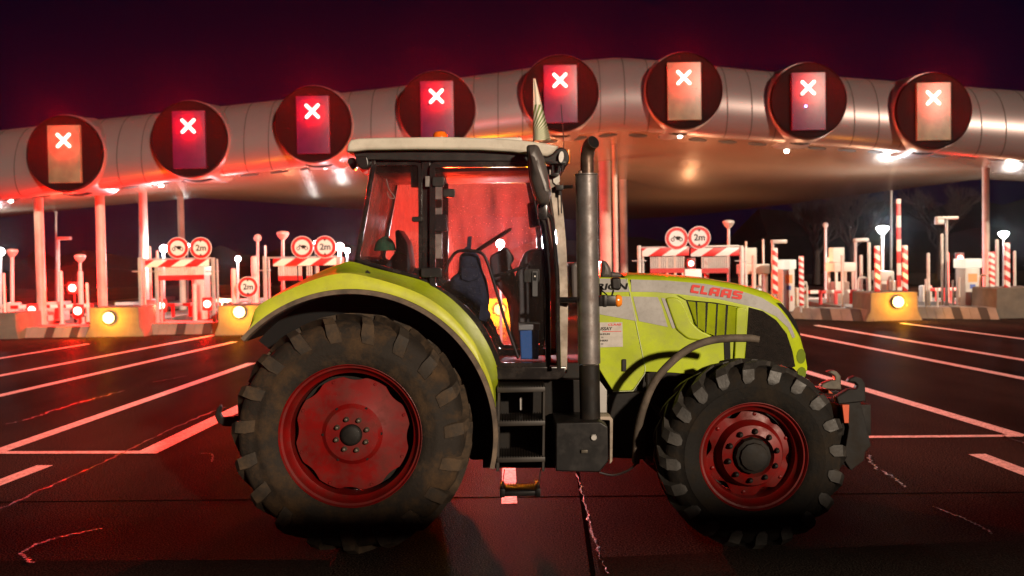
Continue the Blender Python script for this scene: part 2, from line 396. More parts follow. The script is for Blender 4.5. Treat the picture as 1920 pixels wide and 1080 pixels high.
M_PAT2 = mat('fresh_asphalt', (0.006, 0.005, 0.004), 1.0, spec=0.0, var=0.6, vscale=80, bump=0.9, bscale=70)
patch([(-80, 1052), (620, 1050), (610, 1110), (-120, 1110)], M_PAT1, 'asphalt_patch', 0.0025)
patch([(1120, 1046), (1990, 1010), (2040, 1110), (1130, 1110)], M_PAT1, 'asphalt_patch', 0.0025)
patch([(1078, 870), (1084, 870), (1120, 1100), (1110, 1100)], M_PAT2, 'asphalt_joint', 0.003)
patch([(-80, 942), (1990, 922), (1990, 923.4), (-80, 943.6)], M_PAT2, 'asphalt_joint', 0.003)
def tar(pts, wd, seed):
    rr = random.Random(seed); P = resample(smoothpath([gnd(*p) for p in pts], 6), 46)
    bm = B(); rows = []
    for i, p in enumerate(P):
        t = (P[min(i + 1, 45)] - P[max(i - 1, 0)]).normalized(); n = Vector((-t.y, t.x, 0))
        ww = wd * 0.8 * (0.1 + 0.9 * rr.random()); off = (rr.random() - 0.5) * wd * 0.9
        rows.append((bm.verts.new((p.x + n.x * (off + ww / 2), p.y + n.y * (off + ww / 2), 0.012)), bm.verts.new((p.x + n.x * (off - ww / 2), p.y + n.y * (off - ww / 2), 0.012))))
    for r0, r1 in zip(rows, rows[1:]): bm.faces.new((r0[0], r1[0], r1[1], r0[1]))
    tag(mk('crack_seal', bm, M_TAR, smooth=False), kind='structure')
tar([(-60, 982), (90, 915), (230, 851), (330, 802), (420, 765)], 0.05, 1)
tar([(190, 993), (120, 1008), (70, 1022), (42, 1040), (62, 1058)], 0.045, 2)
tar([(10, 797), (60, 785), (110, 768), (165, 752), (230, 734)], 0.07, 3)
tar([(285, 718), (350, 706)], 0.05, 4)
tar([(1628, 855), (1640, 878), (1664, 890), (1696, 916)], 0.045, 5)
tar([(1748, 952), (1790, 968), (1830, 985), (1862, 1004)], 0.03, 6)
tar([(1082, 890), (1098, 950), (1112, 1010), (1138, 1079)], 0.032, 7)
tar([(372, 852), (396, 853), (398, 868)], 0.03, 8)
tar([(1880, 818), (1925, 834)], 0.06, 9)

# ================================================================== TRACTOR
YC = 8.0
RW = (at(659, 821, 6.95).x, 0.845); FW = (at(1412, 874, 6.9).x, 0.655)
T = thing('tractor', 'lime green farm tractor with cream roof and red rims, parked sideways before the toll plaza', 'tractor', (RW[0] + 1.45, YC, 0))

def make_wheel(cx, Yout, s, W, Rt, rb, front):
    """s=+1: outer face looks to -Y at Yout, grows to +Y; s=-1 mirrored"""
    n = 96
    cz = FW[1] if front else RW[1]
    c = (cx, Yout, cz)
    # disc
    bm = B()
    def Ring(fr, y, scal, N=128):
        return [bm.verts.new((cx + fr(a) * math.cos(a), Yout + s * y, cz + fr(a) * math.sin(a))) for a in [2 * math.pi * k / N for k in range(N)]]
    if not front:
        sc = lambda a: 0.405 - 0.024 * max(0, math.cos(8 * a + 0.5)) ** 0.8
        rs = [Ring(sc, 0.165, 1), Ring(sc, 0.150, 1), Ring(lambda a: 0.30, 0.145, 1), Ring(lambda a: 0.215, 0.13, 1), Ring(lambda a: 0.185, 0.105, 1), Ring(lambda a: 0.10, 0.10, 1), Ring(lambda a: 0.02, 0.10, 1)]
    else:
        sc = lambda a: 0.305 - 0.04 * max(0, math.cos(6 * a + 0.9)) ** 1.5
        rs = [Ring(sc, 0.195, 1), Ring(sc, 0.180, 1), Ring(lambda a: 0.24, 0.165, 1), Ring(lambda a: 0.21, 0.08, 1), Ring(lambda a: 0.15, 0.062, 1), Ring(lambda a: 0.128, 0.10, 1), Ring(lambda a: 0.03, 0.12, 1)]
    for a, b in zip(rs, rs[1:]):
        for k in range(128): bm.faces.new((a[k], a[(k + 1) % 128], b[(k + 1) % 128], b[k]))
    bm.faces.new(rs[0]); bm.faces.new(rs[-1])
    wheel = mk('wheel', bm, M_REDRIM, T, ang=25)
    # rim ring
    q = rb
    bm = B()
    prof = [(0.045, q - 0.012), (0.030, q + 0.004), (0.034, q + 0.014), (0.05, q + 0.012), (0.055, q - 0.02), (0.075, q - 0.028), (0.10, q - 0.034), (0.12, q - 0.06), (0.20, q - 0.068), (W - 0.15, q - 0.068), (W - 0.06, q - 0.02), (W - 0.03, q + 0.01), (W - 0.03, q + 0.02), (W - 0.15, q - 0.04), (0.2, q - 0.05), (0.10, q - 0.015), (0.05, q - 0.002)]
    prof[0] = (0.045, q - 0.006)
    lathe(bm, prof, c, 'Y', 96, close=True, sy=s)
    mk('rim', bm, M_REDRIM, wheel, ang=40)
    # backing (brake drum / axle plate seen through the gaps)
    bm = B(); lathe(bm, [(0.26, q - 0.075), (0.27, 0.05)], c, 'Y', 40, sy=s); mk('drum', bm, M_BLKM, wheel)
    # tyre
    bm = B(); Rc = Rt - (0.045 if not front else 0.036)
    pf = [(0.050, q - 0.002), (0.022, q + 0.012), (0.012, q + 0.05), (0.0, q + (Rc - q) * 0.32), (-0.004, q + (Rc - q) * 0.45), (0.002, q + (Rc - q) * 0.47), (0.004, q + (Rc - q) * 0.62), (0.020, Rc - 0.055), (0.055, Rc - 0.022), (W * 0.25, Rc - 0.006), (W * 0.5, Rc), (W * 0.75, Rc - 0.006), (W - 0.055, Rc - 0.022), (W - 0.02, Rc - 0.055), (W - 0.0, q + (Rc - q) * 0.5), (W - 0.02, q + 0.02), (W - 0.05, q), (W * 0.5, q - 0.01)]
    lathe(bm, pf, c, 'Y', 120, close=True, sy=s)
    for v in bm.verts:
        if v.co.z < 0.004: v.co.z = 0.004
    tyre = mk('tyre', bm, M_RUBF if front else M_RUB, wheel, ang=50)
    # lugs
    nl = 19 if not front else 20
    h = 0.045 if not front else 0.036
    rr = random.Random(3)
    bm = B()
    for side in (0, 1):
        for k in range(nl):
            th0 = 2 * math.pi * (k + (0.5 if side else 0)) / nl + 0.06
            j = 1 if not front else -1
            # (lateral, radius on carcass, dtheta, nr, ny, height, halfwidth)
            path = [(W * 0.54, Rc - 0.004, 0.30 * j, 1, 0, h, 0.024), (W * 0.30, Rc - 0.006, 0.13 * j, 1, 0, h, 0.030), (W * 0.13, Rc - 0.018, 0.03 * j, 1, -0.05, h + 0.004, 0.040),
                    (0.030, Rc - 0.045, 0.0, 0.75, -0.6, h * 1.0, 0.046), (0.010, Rc - 0.085, -0.012 * j, 0.0, -1, h * 0.5, 0.046 if front else 0.052), (0.002, Rc - (0.115 if front else 0.145), (-0.03 if front else -0.03) * j, 0, -1, 0.006, 0.020 if front else 0.046)]
            rings = []
            for (y, r, dt, nr, ny, hh, hw) in path:
                ring = []
                for (sg, top) in ((-1, 0), (-1, 1), (1, 1), (1, 0)):
                    taper = 0.86 if top else 1.12
                    r2 = r + (hh * nr if top else -0.02 * nr); y2 = y + (hh * ny if top else -0.02 * ny)
                    a = th0 + dt + sg * hw * taper / max(r2, .1)
                    yy = y2 if side == 0 else W - y2
                    x = cx + r2 * math.cos(a); z = cz + r2 * math.sin(a)
                    z = max(z, 0.002)
                    ring.append(bm.verts.new((x, Yout + s * yy, z)))
                rings.append(ring)
            for a, b in zip(rings, rings[1:]):
                for q_ in range(4): bm.faces.new((a[q_], a[(q_ + 1) % 4], b[(q_ + 1) % 4], b[q_]))
            bm.faces.new(rings[0]); bm.faces.new(rings[-1])
    mk('tread', bm, M_LUGF if front else M_LUG, wheel, ang=28)
    # hub + bolts
    bm = B()
    if not front:
        lathe(bm, [(0.06, 0.0), (0.06, 0.055), (0.068, 0.068), (0.075, 0.074), (0.12, 0.076)], c, 'Y', 32, sy=s)
        mk('hub_cap', bm, M_BLKM, wheel)
        for k in range(8):
            a = 2 * math.pi * k / 8 + 0.3
            bm = B(); lathe(bm, [(0.062, 0), (0.066, 0.011), (0.075, 0.015), (0.105, 0.021)], (cx + 0.113 * math.cos(a), Yout, cz + 0.113 * math.sin(a)), 'Y', 8, sy=s); mk('bolt', bm, M_HOOK, wheel)
        for k in range(8):
            a = 2 * math.pi * (k + .5) / 8 - 0.06
            bm = B(); lathe(bm, [(0.138, 0), (0.138, 0.010), (0.16, 0.013)], (cx + 0.385 * math.cos(a), Yout, cz + 0.385 * math.sin(a)), 'Y', 8, sy=s); mk('bolt', bm, M_REDRIM, wheel)
        for k in range(6):
            a = 2 * math.pi * k / 6
            bm = B(); disc(bm, (cx + 0.205 * math.cos(a), Yout + s * 0.118, cz + 0.205 * math.sin(a)), 0.0095, 0.03, 12, s); mk('disc_hole', bm, M_INK, wheel)
    else:
        lathe(bm, [(0.0, 0.0), (0.0, 0.05), (0.012, 0.095), (0.03, 0.10), (0.04, 0.122), (0.10, 0.13)], c, 'Y', 12, sy=s)
        mk('hub_cap', bm, M_BLKM, wheel, ang=20)
        for k in range(10):
            a = 2 * math.pi * k / 10 + 0.2
            bm = B(); lathe(bm, [(0.03, 0), (0.034, 0.012), (0.05, 0.018), (0.07, 0.022)], (cx + 0.172 * math.cos(a), Yout, cz + 0.172 * math.sin(a)), 'Y', 8, sy=s); mk('bolt', bm, M_BLKM, wheel)
        for k in range(6):
            a = 2 * math.pi * (k + .5) / 6 - 0.15
            bm = B(); lathe(bm, [(0.16, 0), (0.165, 0.012), (0.18, 0.016)], (cx + 0.28 * math.cos(a), Yout, cz + 0.28 * math.sin(a)), 'Y', 8, sy=s); mk('bolt', bm, M_REDRIM, wheel)
    return wheel
make_wheel(RW[0], 6.86, 1, 0.52, 0.85, 0.495, False)
make_wheel(RW[0], 16 - 6.86, -1, 0.52, 0.85, 0.495, False)
make_wheel(FW[0], 6.84, 1, 0.44, 0.668, 0.372, True)
make_wheel(FW[0], 16 - 6.84, -1, 0.44, 0.668, 0.372, True)

# ---- rear fenders
def arc(c, r, a0, a1, Y, n=40):
    return [Vector((c[0] + r * math.cos(R(a0 + (a1 - a0) * i / n)), Y, c[1] + r * math.sin(R(a0 + (a1 - a0) * i / n)))) for i in range(n + 1)]
lipc = (RW[0] + 0.005, RW[1] + 0.0)
up1 = [(466, 622), (472, 600), (487, 571), (560, 535), (633, 513), (691, 519), (779, 547), (837, 583), (881, 630), (896, 655), (913, 692), (924, 727), (929, 770)]
up2 = [(560, 539), (585, 520), (640, 494), (662, 491), (703, 503), (788, 525), (837, 550), (881, 591), (910, 632), (928, 670), (934, 699), (931, 740)]
for mir in (False, True):
    Yf = lambda P, Y: [at(p[0], p[1], Y) for p in P]
    bm = B()
    l0 = arc(lipc, 0.985, 137, -14, 6.94); l1 = arc(lipc, 0.992, 137, -14, 6.885); l2 = arc(lipc, 1.022, 137, -14, 6.885); l3 = arc(lipc, 1.026, 137, -14, 6.93)
    strips(bm, [l0, l1, l2, l3], 70, mir); fl = mk('fender_lip', bm, M_LIP, T, ang=60)
    bm = B()
    A = arc(lipc, 1.018, 135, -9, 6.925); U = Yf(up1, 6.955); U2 = [p + Vector((0, 0.05, 0.0)) for p in U]
    mid = [a.lerp(b, 0.5) + Vector((0, -0.02, 0)) for a, b in zip(resample(A, 40), resample(smoothpath(U, 5), 40))]
    strips(bm, [A, mid, U], 60, mir)
    fd = mk('fender', bm, M_FEND, T, ang=60)
    bm = B(); V = Yf(up2, 7.26); Us = Yf(up1[3:], 6.955)
    strips(bm, [Us, [p + Vector((0, 0.04, -0.006)) for p in Us], V], 50, mir)
    mk('fender_shoulder', bm, M_GREEN, fd, ang=60)
    # inner arch + flat rear deck
    bm = B(); strips(bm, [arc(lipc, 0.985, 137, -14, 6.94), arc(lipc, 0.99, 137, -14, 7.5)], 50, mir)
    mk('wheel_arch', bm, M_BLKM, fd)
    bm = B(); strips(bm, [Yf(up1[1:6], 6.955), Yf([(482, 590), (505, 560), (590, 514), (640, 494), (660, 491)], 7.45)], 16, mir)
    mk('fender_deck', bm, M_FEND, fd)
    # tear-shaped scuff
    if not mir:
        bm = B(); plate(bm, xz([(686, 519), (684, 513), (688, 506), (695, 512), (690, 514)], 7.09), 7.085, 7.10); mk('scuff', bm, M_BLK, fd)

for mir in (False, True):
    bm = B(); strips(bm, [arc(lipc, 0.99, 140, -16, 7.42), arc(lipc, 0.60, 140, -16, 7.42), arc(lipc, 0.60, 140, -16, 7.46), arc(lipc, 0.99, 140, -16, 7.46)], 50, mir); mk('inner_wing', bm, M_INK, T)
# ---- chassis
bm = B(); X = lambda px, Y=8.0: at(px, 700, Y).x
box(bm, X(560), X(900), 7.62, 8.38, 0.55, 1.35, 0.03)
box(bm, X(880), X(1330), 7.68, 8.32, 0.5, 1.25, 0.03)
box(bm, X(1300), X(1480), 7.8, 8.2, 0.72, 1.15, 0.02)
mk('chassis', bm, M_BLKM, T)
bm = B()
for (c, r) in ((RW, 0.14), (FW, 0.09)):
    lathe(bm, [(7.1, r), (7.6, r * 1.3), (8.0, r * 1.6), (8.4, r * 1.3), (8.9, r)], (c[0], 0, c[1]), 'Y', 20)
mk('axle', bm, M_BLKM, T)
bm = B()
for k in range(5):
    xx = X(1215 + k * 22, 7.7); box(bm, xx, xx + 0.05, 7.68, 7.76, 0.8 + 0.05 * (k % 2), 1.25, 0.008)
box(bm, X(1215, 7.7), X(1330, 7.7), 7.62, 7.7, 1.1, 1.2, 0.01)
tube(bm, smoothpath([at(1215, 700, 7.6), at(1225, 760, 7.55), at(1290, 800, 7.6), at(1330, 720, 7.65)]), 0.02)
mk('engine', bm, M_BLKM, T)

# ---- bonnet
topc = [(1172, 518), (1181, 515), (1250, 517), (1330, 524), (1400, 536), (1440, 549), (1465, 564), (1485, 588), (1497, 603), (1506, 632), (1514, 657), (1518, 684)]
bot = [(1172, 700), (1210, 696), (1262, 698), (1310, 703), (1345, 692), (1393, 682), (1440, 686), (1470, 688), (1490, 690), (1503, 700), (1510, 708), (1517, 700)]
XN0, XN1 = at(1385, 600, 7.6).x, at(1519, 650, 7.7).x
def yside(x):
    t = max(0.0, min(1.0, (x - XN0) / (XN1 - XN0))); return 7.60 + 0.17 * t ** 2.2
def interp(P, x):
    if x <= P[0][0]: return P[0][1]
    for a, b in zip(P, P[1:]):
        if x <= b[0]: return a[1] + (b[1] - a[1]) * (x - a[0]) / max(1e-9, b[0] - a[0])
    return P[-1][1]
tl = sorted([(v.x, v.z) for v in [at(p[0], p[1], 7.62 if p[0] < 1440 else 7.7) for p in topc]])
tl = [(p.x, p.y) for p in resample([Vector((a, b, 0)) for a, b in tl], 60)] if False else tl
bl = [(v.x, v.z) for v in [at(p[0], p[1], 7.62) for p in bot]]; bl.sort()
bm = B(); NS = 70; rows = []
x0, x1 = tl[0][0], tl[-1][0]
for i in range(NS + 1):
    t = i / NS; x = x0 + (x1 - x0) * (1 - (1 - t) ** 1.6)
    zt = interp(tl, x); zb = min(interp(bl, x), zt - 0.02); ys = yside(x); hw = YC - ys
    cr_ = min(0.085, hw * 0.5, (zt - zb) * 0.4)
    sec = [(ys + 0.006, zb), (ys, zb + (zt - zb) * 0.3), (ys, zb + (zt - zb) * 0.65), (ys, zt - cr_)]
    for a in (20, 40, 60, 80): sec.append((ys + cr_ * (1 - math.cos(R(a))), zt - cr_ + cr_ * math.sin(R(a))))
    sec += [(ys + cr_ + 0.02, zt + 0.002), (YC, zt + 0.012)]
    sec = sec + [(16 - y, z) for y, z in sec[::-1][1:]]
    rows.append([bm.verts.new((x, y, z)) for y, z in sec])
for a, b in zip(rows, rows[1:]):
    for k in range(len(a) - 1): bm.faces.new((a[k], a[k + 1], b[k + 1], b[k]))
bm.faces.new(rows[-1]); bm.faces.new(rows[0][::-1])
bon = mk('bonnet', bm, M_GREEN, T, ang=45)

def drape(name, pts_px, m, parent, off=0.003, curved=True, sides=(0, 1), thick=0.004, cut=0.05):
    """flat shape lying on the bonnet's side, finely cut so that it follows the curve of the nose"""
    P = []
    for p in pts_px:
        Y = 7.6
        for _ in range(3): Y = yside(at(p[0], p[1], Y).x) if curved else 7.6
        v = at(p[0], p[1], Y); P.append((v.x, v.z))
    res = None
    for mir in sides:
        bm = B(); vv = [bm.verts.new((p[0], 0, p[1])) for p in P]
        for tri in tessellate_polygon([[Vector((p[0], p[1], 0)) for p in P]]): bm.faces.new([vv[i] for i in tri])
        if curved:
            for _ in range(4):
                es = [e for e in bm.edges if e.calc_length() > cut]
                if not es: break
                bmesh.ops.subdivide_edges(bm, edges=es, cuts=1)
                bmesh.ops.triangulate(bm, faces=bm.faces)
        for v in bm.verts:
            Y = (yside(v.co.x) if curved else 7.6) - off; v.co.y = 16 - Y if mir else Y
        r = bmesh.ops.extrude_face_region(bm, geom=list(bm.faces))
        for v in [g_ for g_ in r['geom'] if isinstance(g_, bmesh.types.BMVert)]: v.co.y += (thick if not mir else -thick)
        o = mk(name, bm, m, parent, smooth=False)
        res = res or o
    return res
# rear side panel of the engine
side_pts = [(1122, 520), (1174, 521), (1182, 560), (1209, 690), (1208, 700), (1186, 732), (1149, 733), (1122, 690)]
for mir in (False, True):
    bm = B(); plate(bm, rnd(xz(side_pts, 7.6), 0.02, 3), 7.595, 7.80, 0.006, 2, mir); sp = mk('side_panel', bm, M_GREEN, T)
    if not mir: sp0 = sp
bm = B(); box(bm, X(1108, 7.6), X(1176, 7.6), 7.66, 8.34, 1.3, at(1150, 522, 7.7).z - 0.004, 0.02); mk('cowl', bm, M_GREEN, T)
drape('silver_band', [(1124, 522), (1174, 523), (1180, 547), (1124, 548)], M_GREY, sp0, 0.009, False, (0,))
drape('silver_swoosh', [(1124, 555), (1183, 556), (1194, 602), (1124, 589)], M_GREY, sp0, 0.009, False, (0,))
bm = B(); tube(bm, [at(p[0], p[1], 7.592) for p in ((1175.5, 522), (1183, 560), (1210, 690), (1209, 700), (1187, 733), (1149, 734))], 0.0035, 6); mk('panel_edge', bm, mat('pale_green_edge', (0.5, 0.55, 0.3), 0.4), sp0)  # thin pale green line along the panel's edge
bm = B(); plate(bm, rnd(xz([(1166, 673), (1174, 673), (1174, 696), (1166, 696)], 7.6), 0.008), 7.58, 7.60, 0.003, 2); mk('latch', bm, M_BLK, sp0)
drape('silver_band', [(1183, 524), (1250, 526), (1320, 532), (1380, 543), (1428, 558), (1460, 578), (1481, 605), (1491, 632), (1486, 634), (1477, 614), (1455, 593), (1425, 579), (1400, 572.5), (1350, 561), (1280, 552), (1230, 547.5), (1184, 547)], M_GREY, bon)
drape('silver_swoosh', [(1187, 556), (1233, 557), (1241, 575), (1252, 613), (1198, 602)], M_GREY, bon)
drape('silver_swoosh', [(1240, 559), (1246, 559), (1268, 614), (1261, 616)], M_GREY, bon, 0.004)
# flat black sheet as the recess's painted shade, and its slats
drape('louvre_shade_sheet', [(1286, 563), (1340, 567), (1380, 574), (1379, 632), (1343, 632), (1322, 625), (1304, 612)], M_INK, bon, 0.002)
for k, (a, b_, c_, d_) in enumerate([((1290, 565), (1303, 566), (1306, 610), (1303, 607)), ((1308, 566.5), (1322, 567.5), (1321, 622), (1309, 614)), ((1328, 568), (1342, 570), (1339, 629), (1325, 624)), ((1347, 570.5), (1360, 572), (1357, 631), (1344, 630)), ((1366, 573), (1379, 575), (1377, 632), (1362, 631))]):
    for mir in (False, True):
        bm = B(); P = xz([a, b_, c_, d_], 7.59); 
        Ya, Yb = 7.570, 7.598
        vs = [(P[0], Yb), (P[1], Ya), (P[2], Ya), (P[3], Yb)]
        f1 = [bm.verts.new((p[0], (16 - y) if mir else y, p[1])) for p, y in vs]
        f2 = [bm.verts.new((p[0], (16 - 7.606) if mir else 7.606, p[1])) for p, y in vs]
        bm.faces.new(f1); bm.faces.new(f2[::-1])
        for i in range(4): bm.faces.new((f1[i], f2[i], f2[(i + 1) % 4], f1[(i + 1) % 4]))
        mk('louvre_slat', bm, M_GREEN, bon, smooth=False)
# raised scoop shape behind the louvres and frame in front
def relief(name, pts, Yt, m, bev=0.012, par=None):
    for mir in (False, True):
        bm = B(); plate(bm, rnd(xz(pts, Yt), 0.03, 4), Yt, 7.615, bev, 3, mir); o = mk(name, bm, m, par or bon, ang=60)
relief('scoop', [(1247, 558), (1266, 557), (1278, 563), (1287, 580), (1296, 602), (1311, 618), (1338, 631), (1320, 640), (1290, 636), (1268, 618), (1258, 590)], 7.585, M_GREEN)
relief('louvre_frame', [(1381, 575), (1402, 578), (1396, 680), (1377, 684), (1379, 632)], 7.578, M_GREEN, 0.008)
drape('louvre_trim', [(1270, 553), (1340, 561), (1400, 574), (1400, 578), (1340, 567), (1286, 562)], M_GREEN, bon, 0.014)
drape('bonnet_gap_shade', [(1357, 640), (1369, 640), (1370, 690), (1360, 692)], M_INK, bon, 0.004)  # flat black strip, the gap's shade put into colour
drape('grille', [(1404, 576), (1430, 583), (1455, 600), (1475, 626), (1486, 660), (1491, 687), (1484, 689), (1397, 681)], mat('grille_mesh', (0.012, 0.008, 0.006), 0.6, spec=0.25, var=0.5, vscale=25, dirt=(0.03, 0.02, 0.015), dirt_amt=0.4, bump=0.8, bscale=150), bon, 0.006)
drape('headlight', [(1457, 567), (1465, 569), (1480, 585), (1493, 605), (1500, 626), (1502, 634), (1494, 620), (1477, 592)], M_LAMPSH, bon, 0.006)
for (u, v, a, b_) in ((1502, 668, 8.5, 14), (1503.5, 699, 8, 11)):
    drape('nose_dimple_shade', [(u + a * math.cos(t * 0.314), v + b_ * math.sin(t * 0.314)) for t in range(20)], mat('dimple_shade_green', (0.12, 0.17, 0.006), 0.5), bon, 0.003)  # flat ovals, the dimples' shade put into a darker green
bm = B(); v = at(1422, 542, 7.75); lathe(bm, [(0, 0.03), (0.012, 0.028), (0.022, 0.015), (0.025, 0)], (v.x, v.y, v.z - 0.01), 'Z', 12); mk('bonnet_cap', bm, M_LENS, bon)
# lettering CLAAS built as slanted block shapes
LET = {'C': (0.70, [[(0.12, 1), (1, 1), (1, 0.72), (0.40, 0.72), (0.32, 0.64), (0.32, 0.36), (0.40, 0.28), (1, 0.28), (1, 0), (0.12, 0), (0, 0.12), (0, 0.88)]]),
       'L': (0.58, [[(0, 1), (0.36, 1), (0.36, 0.28), (1, 0.28), (1, 0), (0, 0)]]),
       'A': (0.84, [[(0, 0), (0, 0.80), (0.2, 1), (1, 1), (1, 0), (0.68, 0), (0.68, 0.26), (0.32, 0.26), (0.32, 0)]]),
       'S': (0.80, [[(0.14, 1), (1, 1), (1, 0.74), (0.38, 0.74), (0.38, 0.62), (0.88, 0.62), (1, 0.5), (1, 0.12), (0.88, 0), (0, 0), (0, 0.27), (0.62, 0.27), (0.62, 0.39), (0.14, 0.39), (0, 0.5), (0, 0.88)]])}
HOLE = {'A': [(0.36, 0.74), (0.66, 0.74), (0.66, 0.52), (0.36, 0.52)]}
u0 = 0.0; tot = sum(LET[c][0] for c in 'CLAAS') + 0.14 * 4
for ch in 'CLAAS':
    wv = LET[ch][0]
    def mp_(p): 
        u = (u0 + p[0] * wv) / tot; return (1293.5 + 96 * u + 4.0 * p[1], 548.3 + 13.4 * u - 15.2 * p[1])
    for poly in LET[ch][1]: drape('lettering', [mp_(p) for p in poly], M_DECRED, bon, 0.0085, True, (0,), 0.003, 9)
    if ch in HOLE: drape('letter_gap', [mp_(p) for p in HOLE[ch]], M_GREY, bon, 0.0105, True, (0,), 0.002, 9)
    u0 += wv + 0.14
# far side too, so that it reads from the other side: plain band only
# model lettering on rear panel
pz = at(1100, 545, 7.59)
def side_text(body, px, py, size, m, Y, shear=0.0, par=None, name='lettering', rot=0.0, bold=0.0, sx_=1.0):
    v = at(px, py, Y)
    S = Matrix(((sx_, shear, 0, 0), (0, 1, 0, 0), (0, 0, 1, 0), (0, 0, 0, 1)))
    xf = Matrix.Translation(v) @ Matrix.Rotation(rot, 4, 'Y') @ Matrix.Rotation(R(90), 4, 'X') @ S
    return text_mesh(body, size, xf, m, name, par)
side_text('ARION', 1103, 543.5, 0.066, M_INK, 7.583, 0.25, sp0, 'model_lettering', 0.0, sx_=1.45)
# dealer sticker
bm = B(); plate(bm, xz([(1100, 605), (1167, 604), (1168, 650), (1100, 652)], 7.59), 7.590, 7.594); stk = mk('dealer_sticker', bm, M_PAPER, sp0, smooth=False)
SY = 7.5885
side_text('CLAAS', 1140, 610.6, 0.022, M_DECRED, SY, 0.2, stk, 'sticker_print', 0, sx_=1.5)
side_text('PUSSAY', 1117, 619.5, 0.034, M_INK, SY, 0.2, stk, 'sticker_print', 0, sx_=1.05)
side_text('CHATEAUDUN', 1106, 628.5, 0.018, M_INK, SY, 0, stk, 'sticker_print', 0, sx_=1.25)
side_text('02 37 45 01 73', 1105, 634.5, 0.016, M_GRAB, SY, 0, stk, 'sticker_print', 0, sx_=1.1)
side_text('FARMHIERS', 1112, 640.5, 0.018, M_INK, SY, 0, stk, 'sticker_print', 0, sx_=1.25)
side_text('01 34 32 18 23', 1105, 646.5, 0.016, M_GRAB, SY, 0, stk, 'sticker_print', 0, sx_=1.1)
bm = B(); box(bm, at(1130, 622, SY).x, at(1165, 622, SY).x, SY - 0.0006, SY, at(1130, 622.2, SY).z, at(1130, 621.2, SY).z); mk('sticker_rule', bm, M_DECRED, stk, smooth=False)

# ---- cab
roof_px = [(650, 284), (651, 270), (657, 262), (672, 259), (720, 257.5), (830, 256), (920, 258), (985, 263), (1030, 269), (1048, 274), (1043, 280), (1036, 288), (1026, 293), (1010, 291), (960, 284.5), (900, 281), (780, 280), (690, 281), (664, 284)]
bm = B(); plate(bm, xz(roof_px, 7.18), 7.18, 8.82, 0.022, 4); roof = mk('roof', bm, M_CREAM, T, ang=50)
bm = B()
rx = xz([(700, 262), (980, 266), (1020, 272), (980, 280), (700, 276)], 7.3)
box(bm, rx[0][0] - 0.02, rx[1][0], 7.35, 8.65, rx[0][1] - 0.06, rx[0][1] + 0.008, 0.02); mk('roof_pad', bm, M_CREAM, roof)
bm = B(); plate(bm, xz([(662, 284), (900, 282), (960, 286), (1012, 292), (1012, 303), (800, 302), (690, 300), (668, 296)], 7.27), 7.25, 8.75, 0.006); mk('roof_skirt', bm, M_BLK, roof)
bm = B(); plate(bm, rnd(xz([(1004, 292), (1026, 294), (1037, 288), (1044, 279), (1052, 275), (1062, 280), (1067, 290), (1068, 300), (1062, 313), (1050, 312), (1030, 308), (1008, 304)], 7.2), 0.02, 3), 7.2, 8.8, 0.012, 3); mk('roof_brow', bm, M_BLK, roof)
for mY in (7.16, 16 - 7.16):
    bm = B(); c = at(1052.5, 294, 7.16)
    s = 1 if mY < 8 else -1
    ret = [bm.verts.new((c.x + 0.018 * math.cos(a) + 0.004 * math.sin(a), mY, c.z + 0.040 * math.sin(a))) for a in [2 * math.pi * k / 20 for k in range(20)]]
    f = bm.faces.new(ret); r = bmesh.ops.extrude_face_region(bm, geom=[f])
    for v in [g_ for g_ in r['geom'] if isinstance(g_, bmesh.types.BMVert)]: v.co.y += 0.05 * s
    mk('work_light', bm, M_LENS, roof)
bm = B(); c = at(1066, 293, 7.3); lathe(bm, [(-0.05, 0.012), (0.0, 0.016), (0.05, 0.012)], (c.x, c.y + 0.03, c.z), 'Z', 12); mk('side_marker', bm, M_AMB, roof)
# bracket cluster under the brow, arm, white plate
bm = B()
box(bm, at(1024, 300, 7.2).x, at(1060, 300, 7.2).x, 7.18, 7.30, at(1030, 308, 7.2).z, at(1030, 303, 7.2).z, 0.004)
tube(bm, [at(1036, 306, 7.22), at(1036, 328, 7.22)], 0.012); tube(bm, [at(1050, 306, 7.22), at(1046, 326, 7.22)], 0.015); tube(bm, [at(1056, 306, 7.2), at(1054, 322, 7.2)], 0.01)
box(bm, at(1034, 320, 7.2).x, at(1048, 320, 7.2).x, 7.2, 7.3, at(1040, 329, 7.2).z, at(1040, 324, 7.2).z, 0.004)
mk('lamp_bracket', bm, M_BLK, T); bm = B(); box(bm, at(1042, 346, 7.25).x, at(1056, 346, 7.25).x, 7.22, 7.3, at(1050, 356, 7.2).z, at(1050, 346, 7.2).z, 0.006)
tube(bm, [at(1052, 351, 7.25), at(1073, 350, 7.2)], 0.013); tube(bm, [at(1050, 354, 7.25), at(1050, 366, 7.25)], 0.014); tube(bm, [at(1052, 366, 7.25), at(1053, 400, 7.25)], 0.005)
mk('mirror_bracket', bm, M_BLK, T)
bm = B(); plate(bm, xz([(1036, 327), (1049, 328), (1050, 340), (1043, 347), (1037, 342)], 7.28), 7.27, 7.30, 0.003); mk('white_marker', bm, M_WHITE, T)
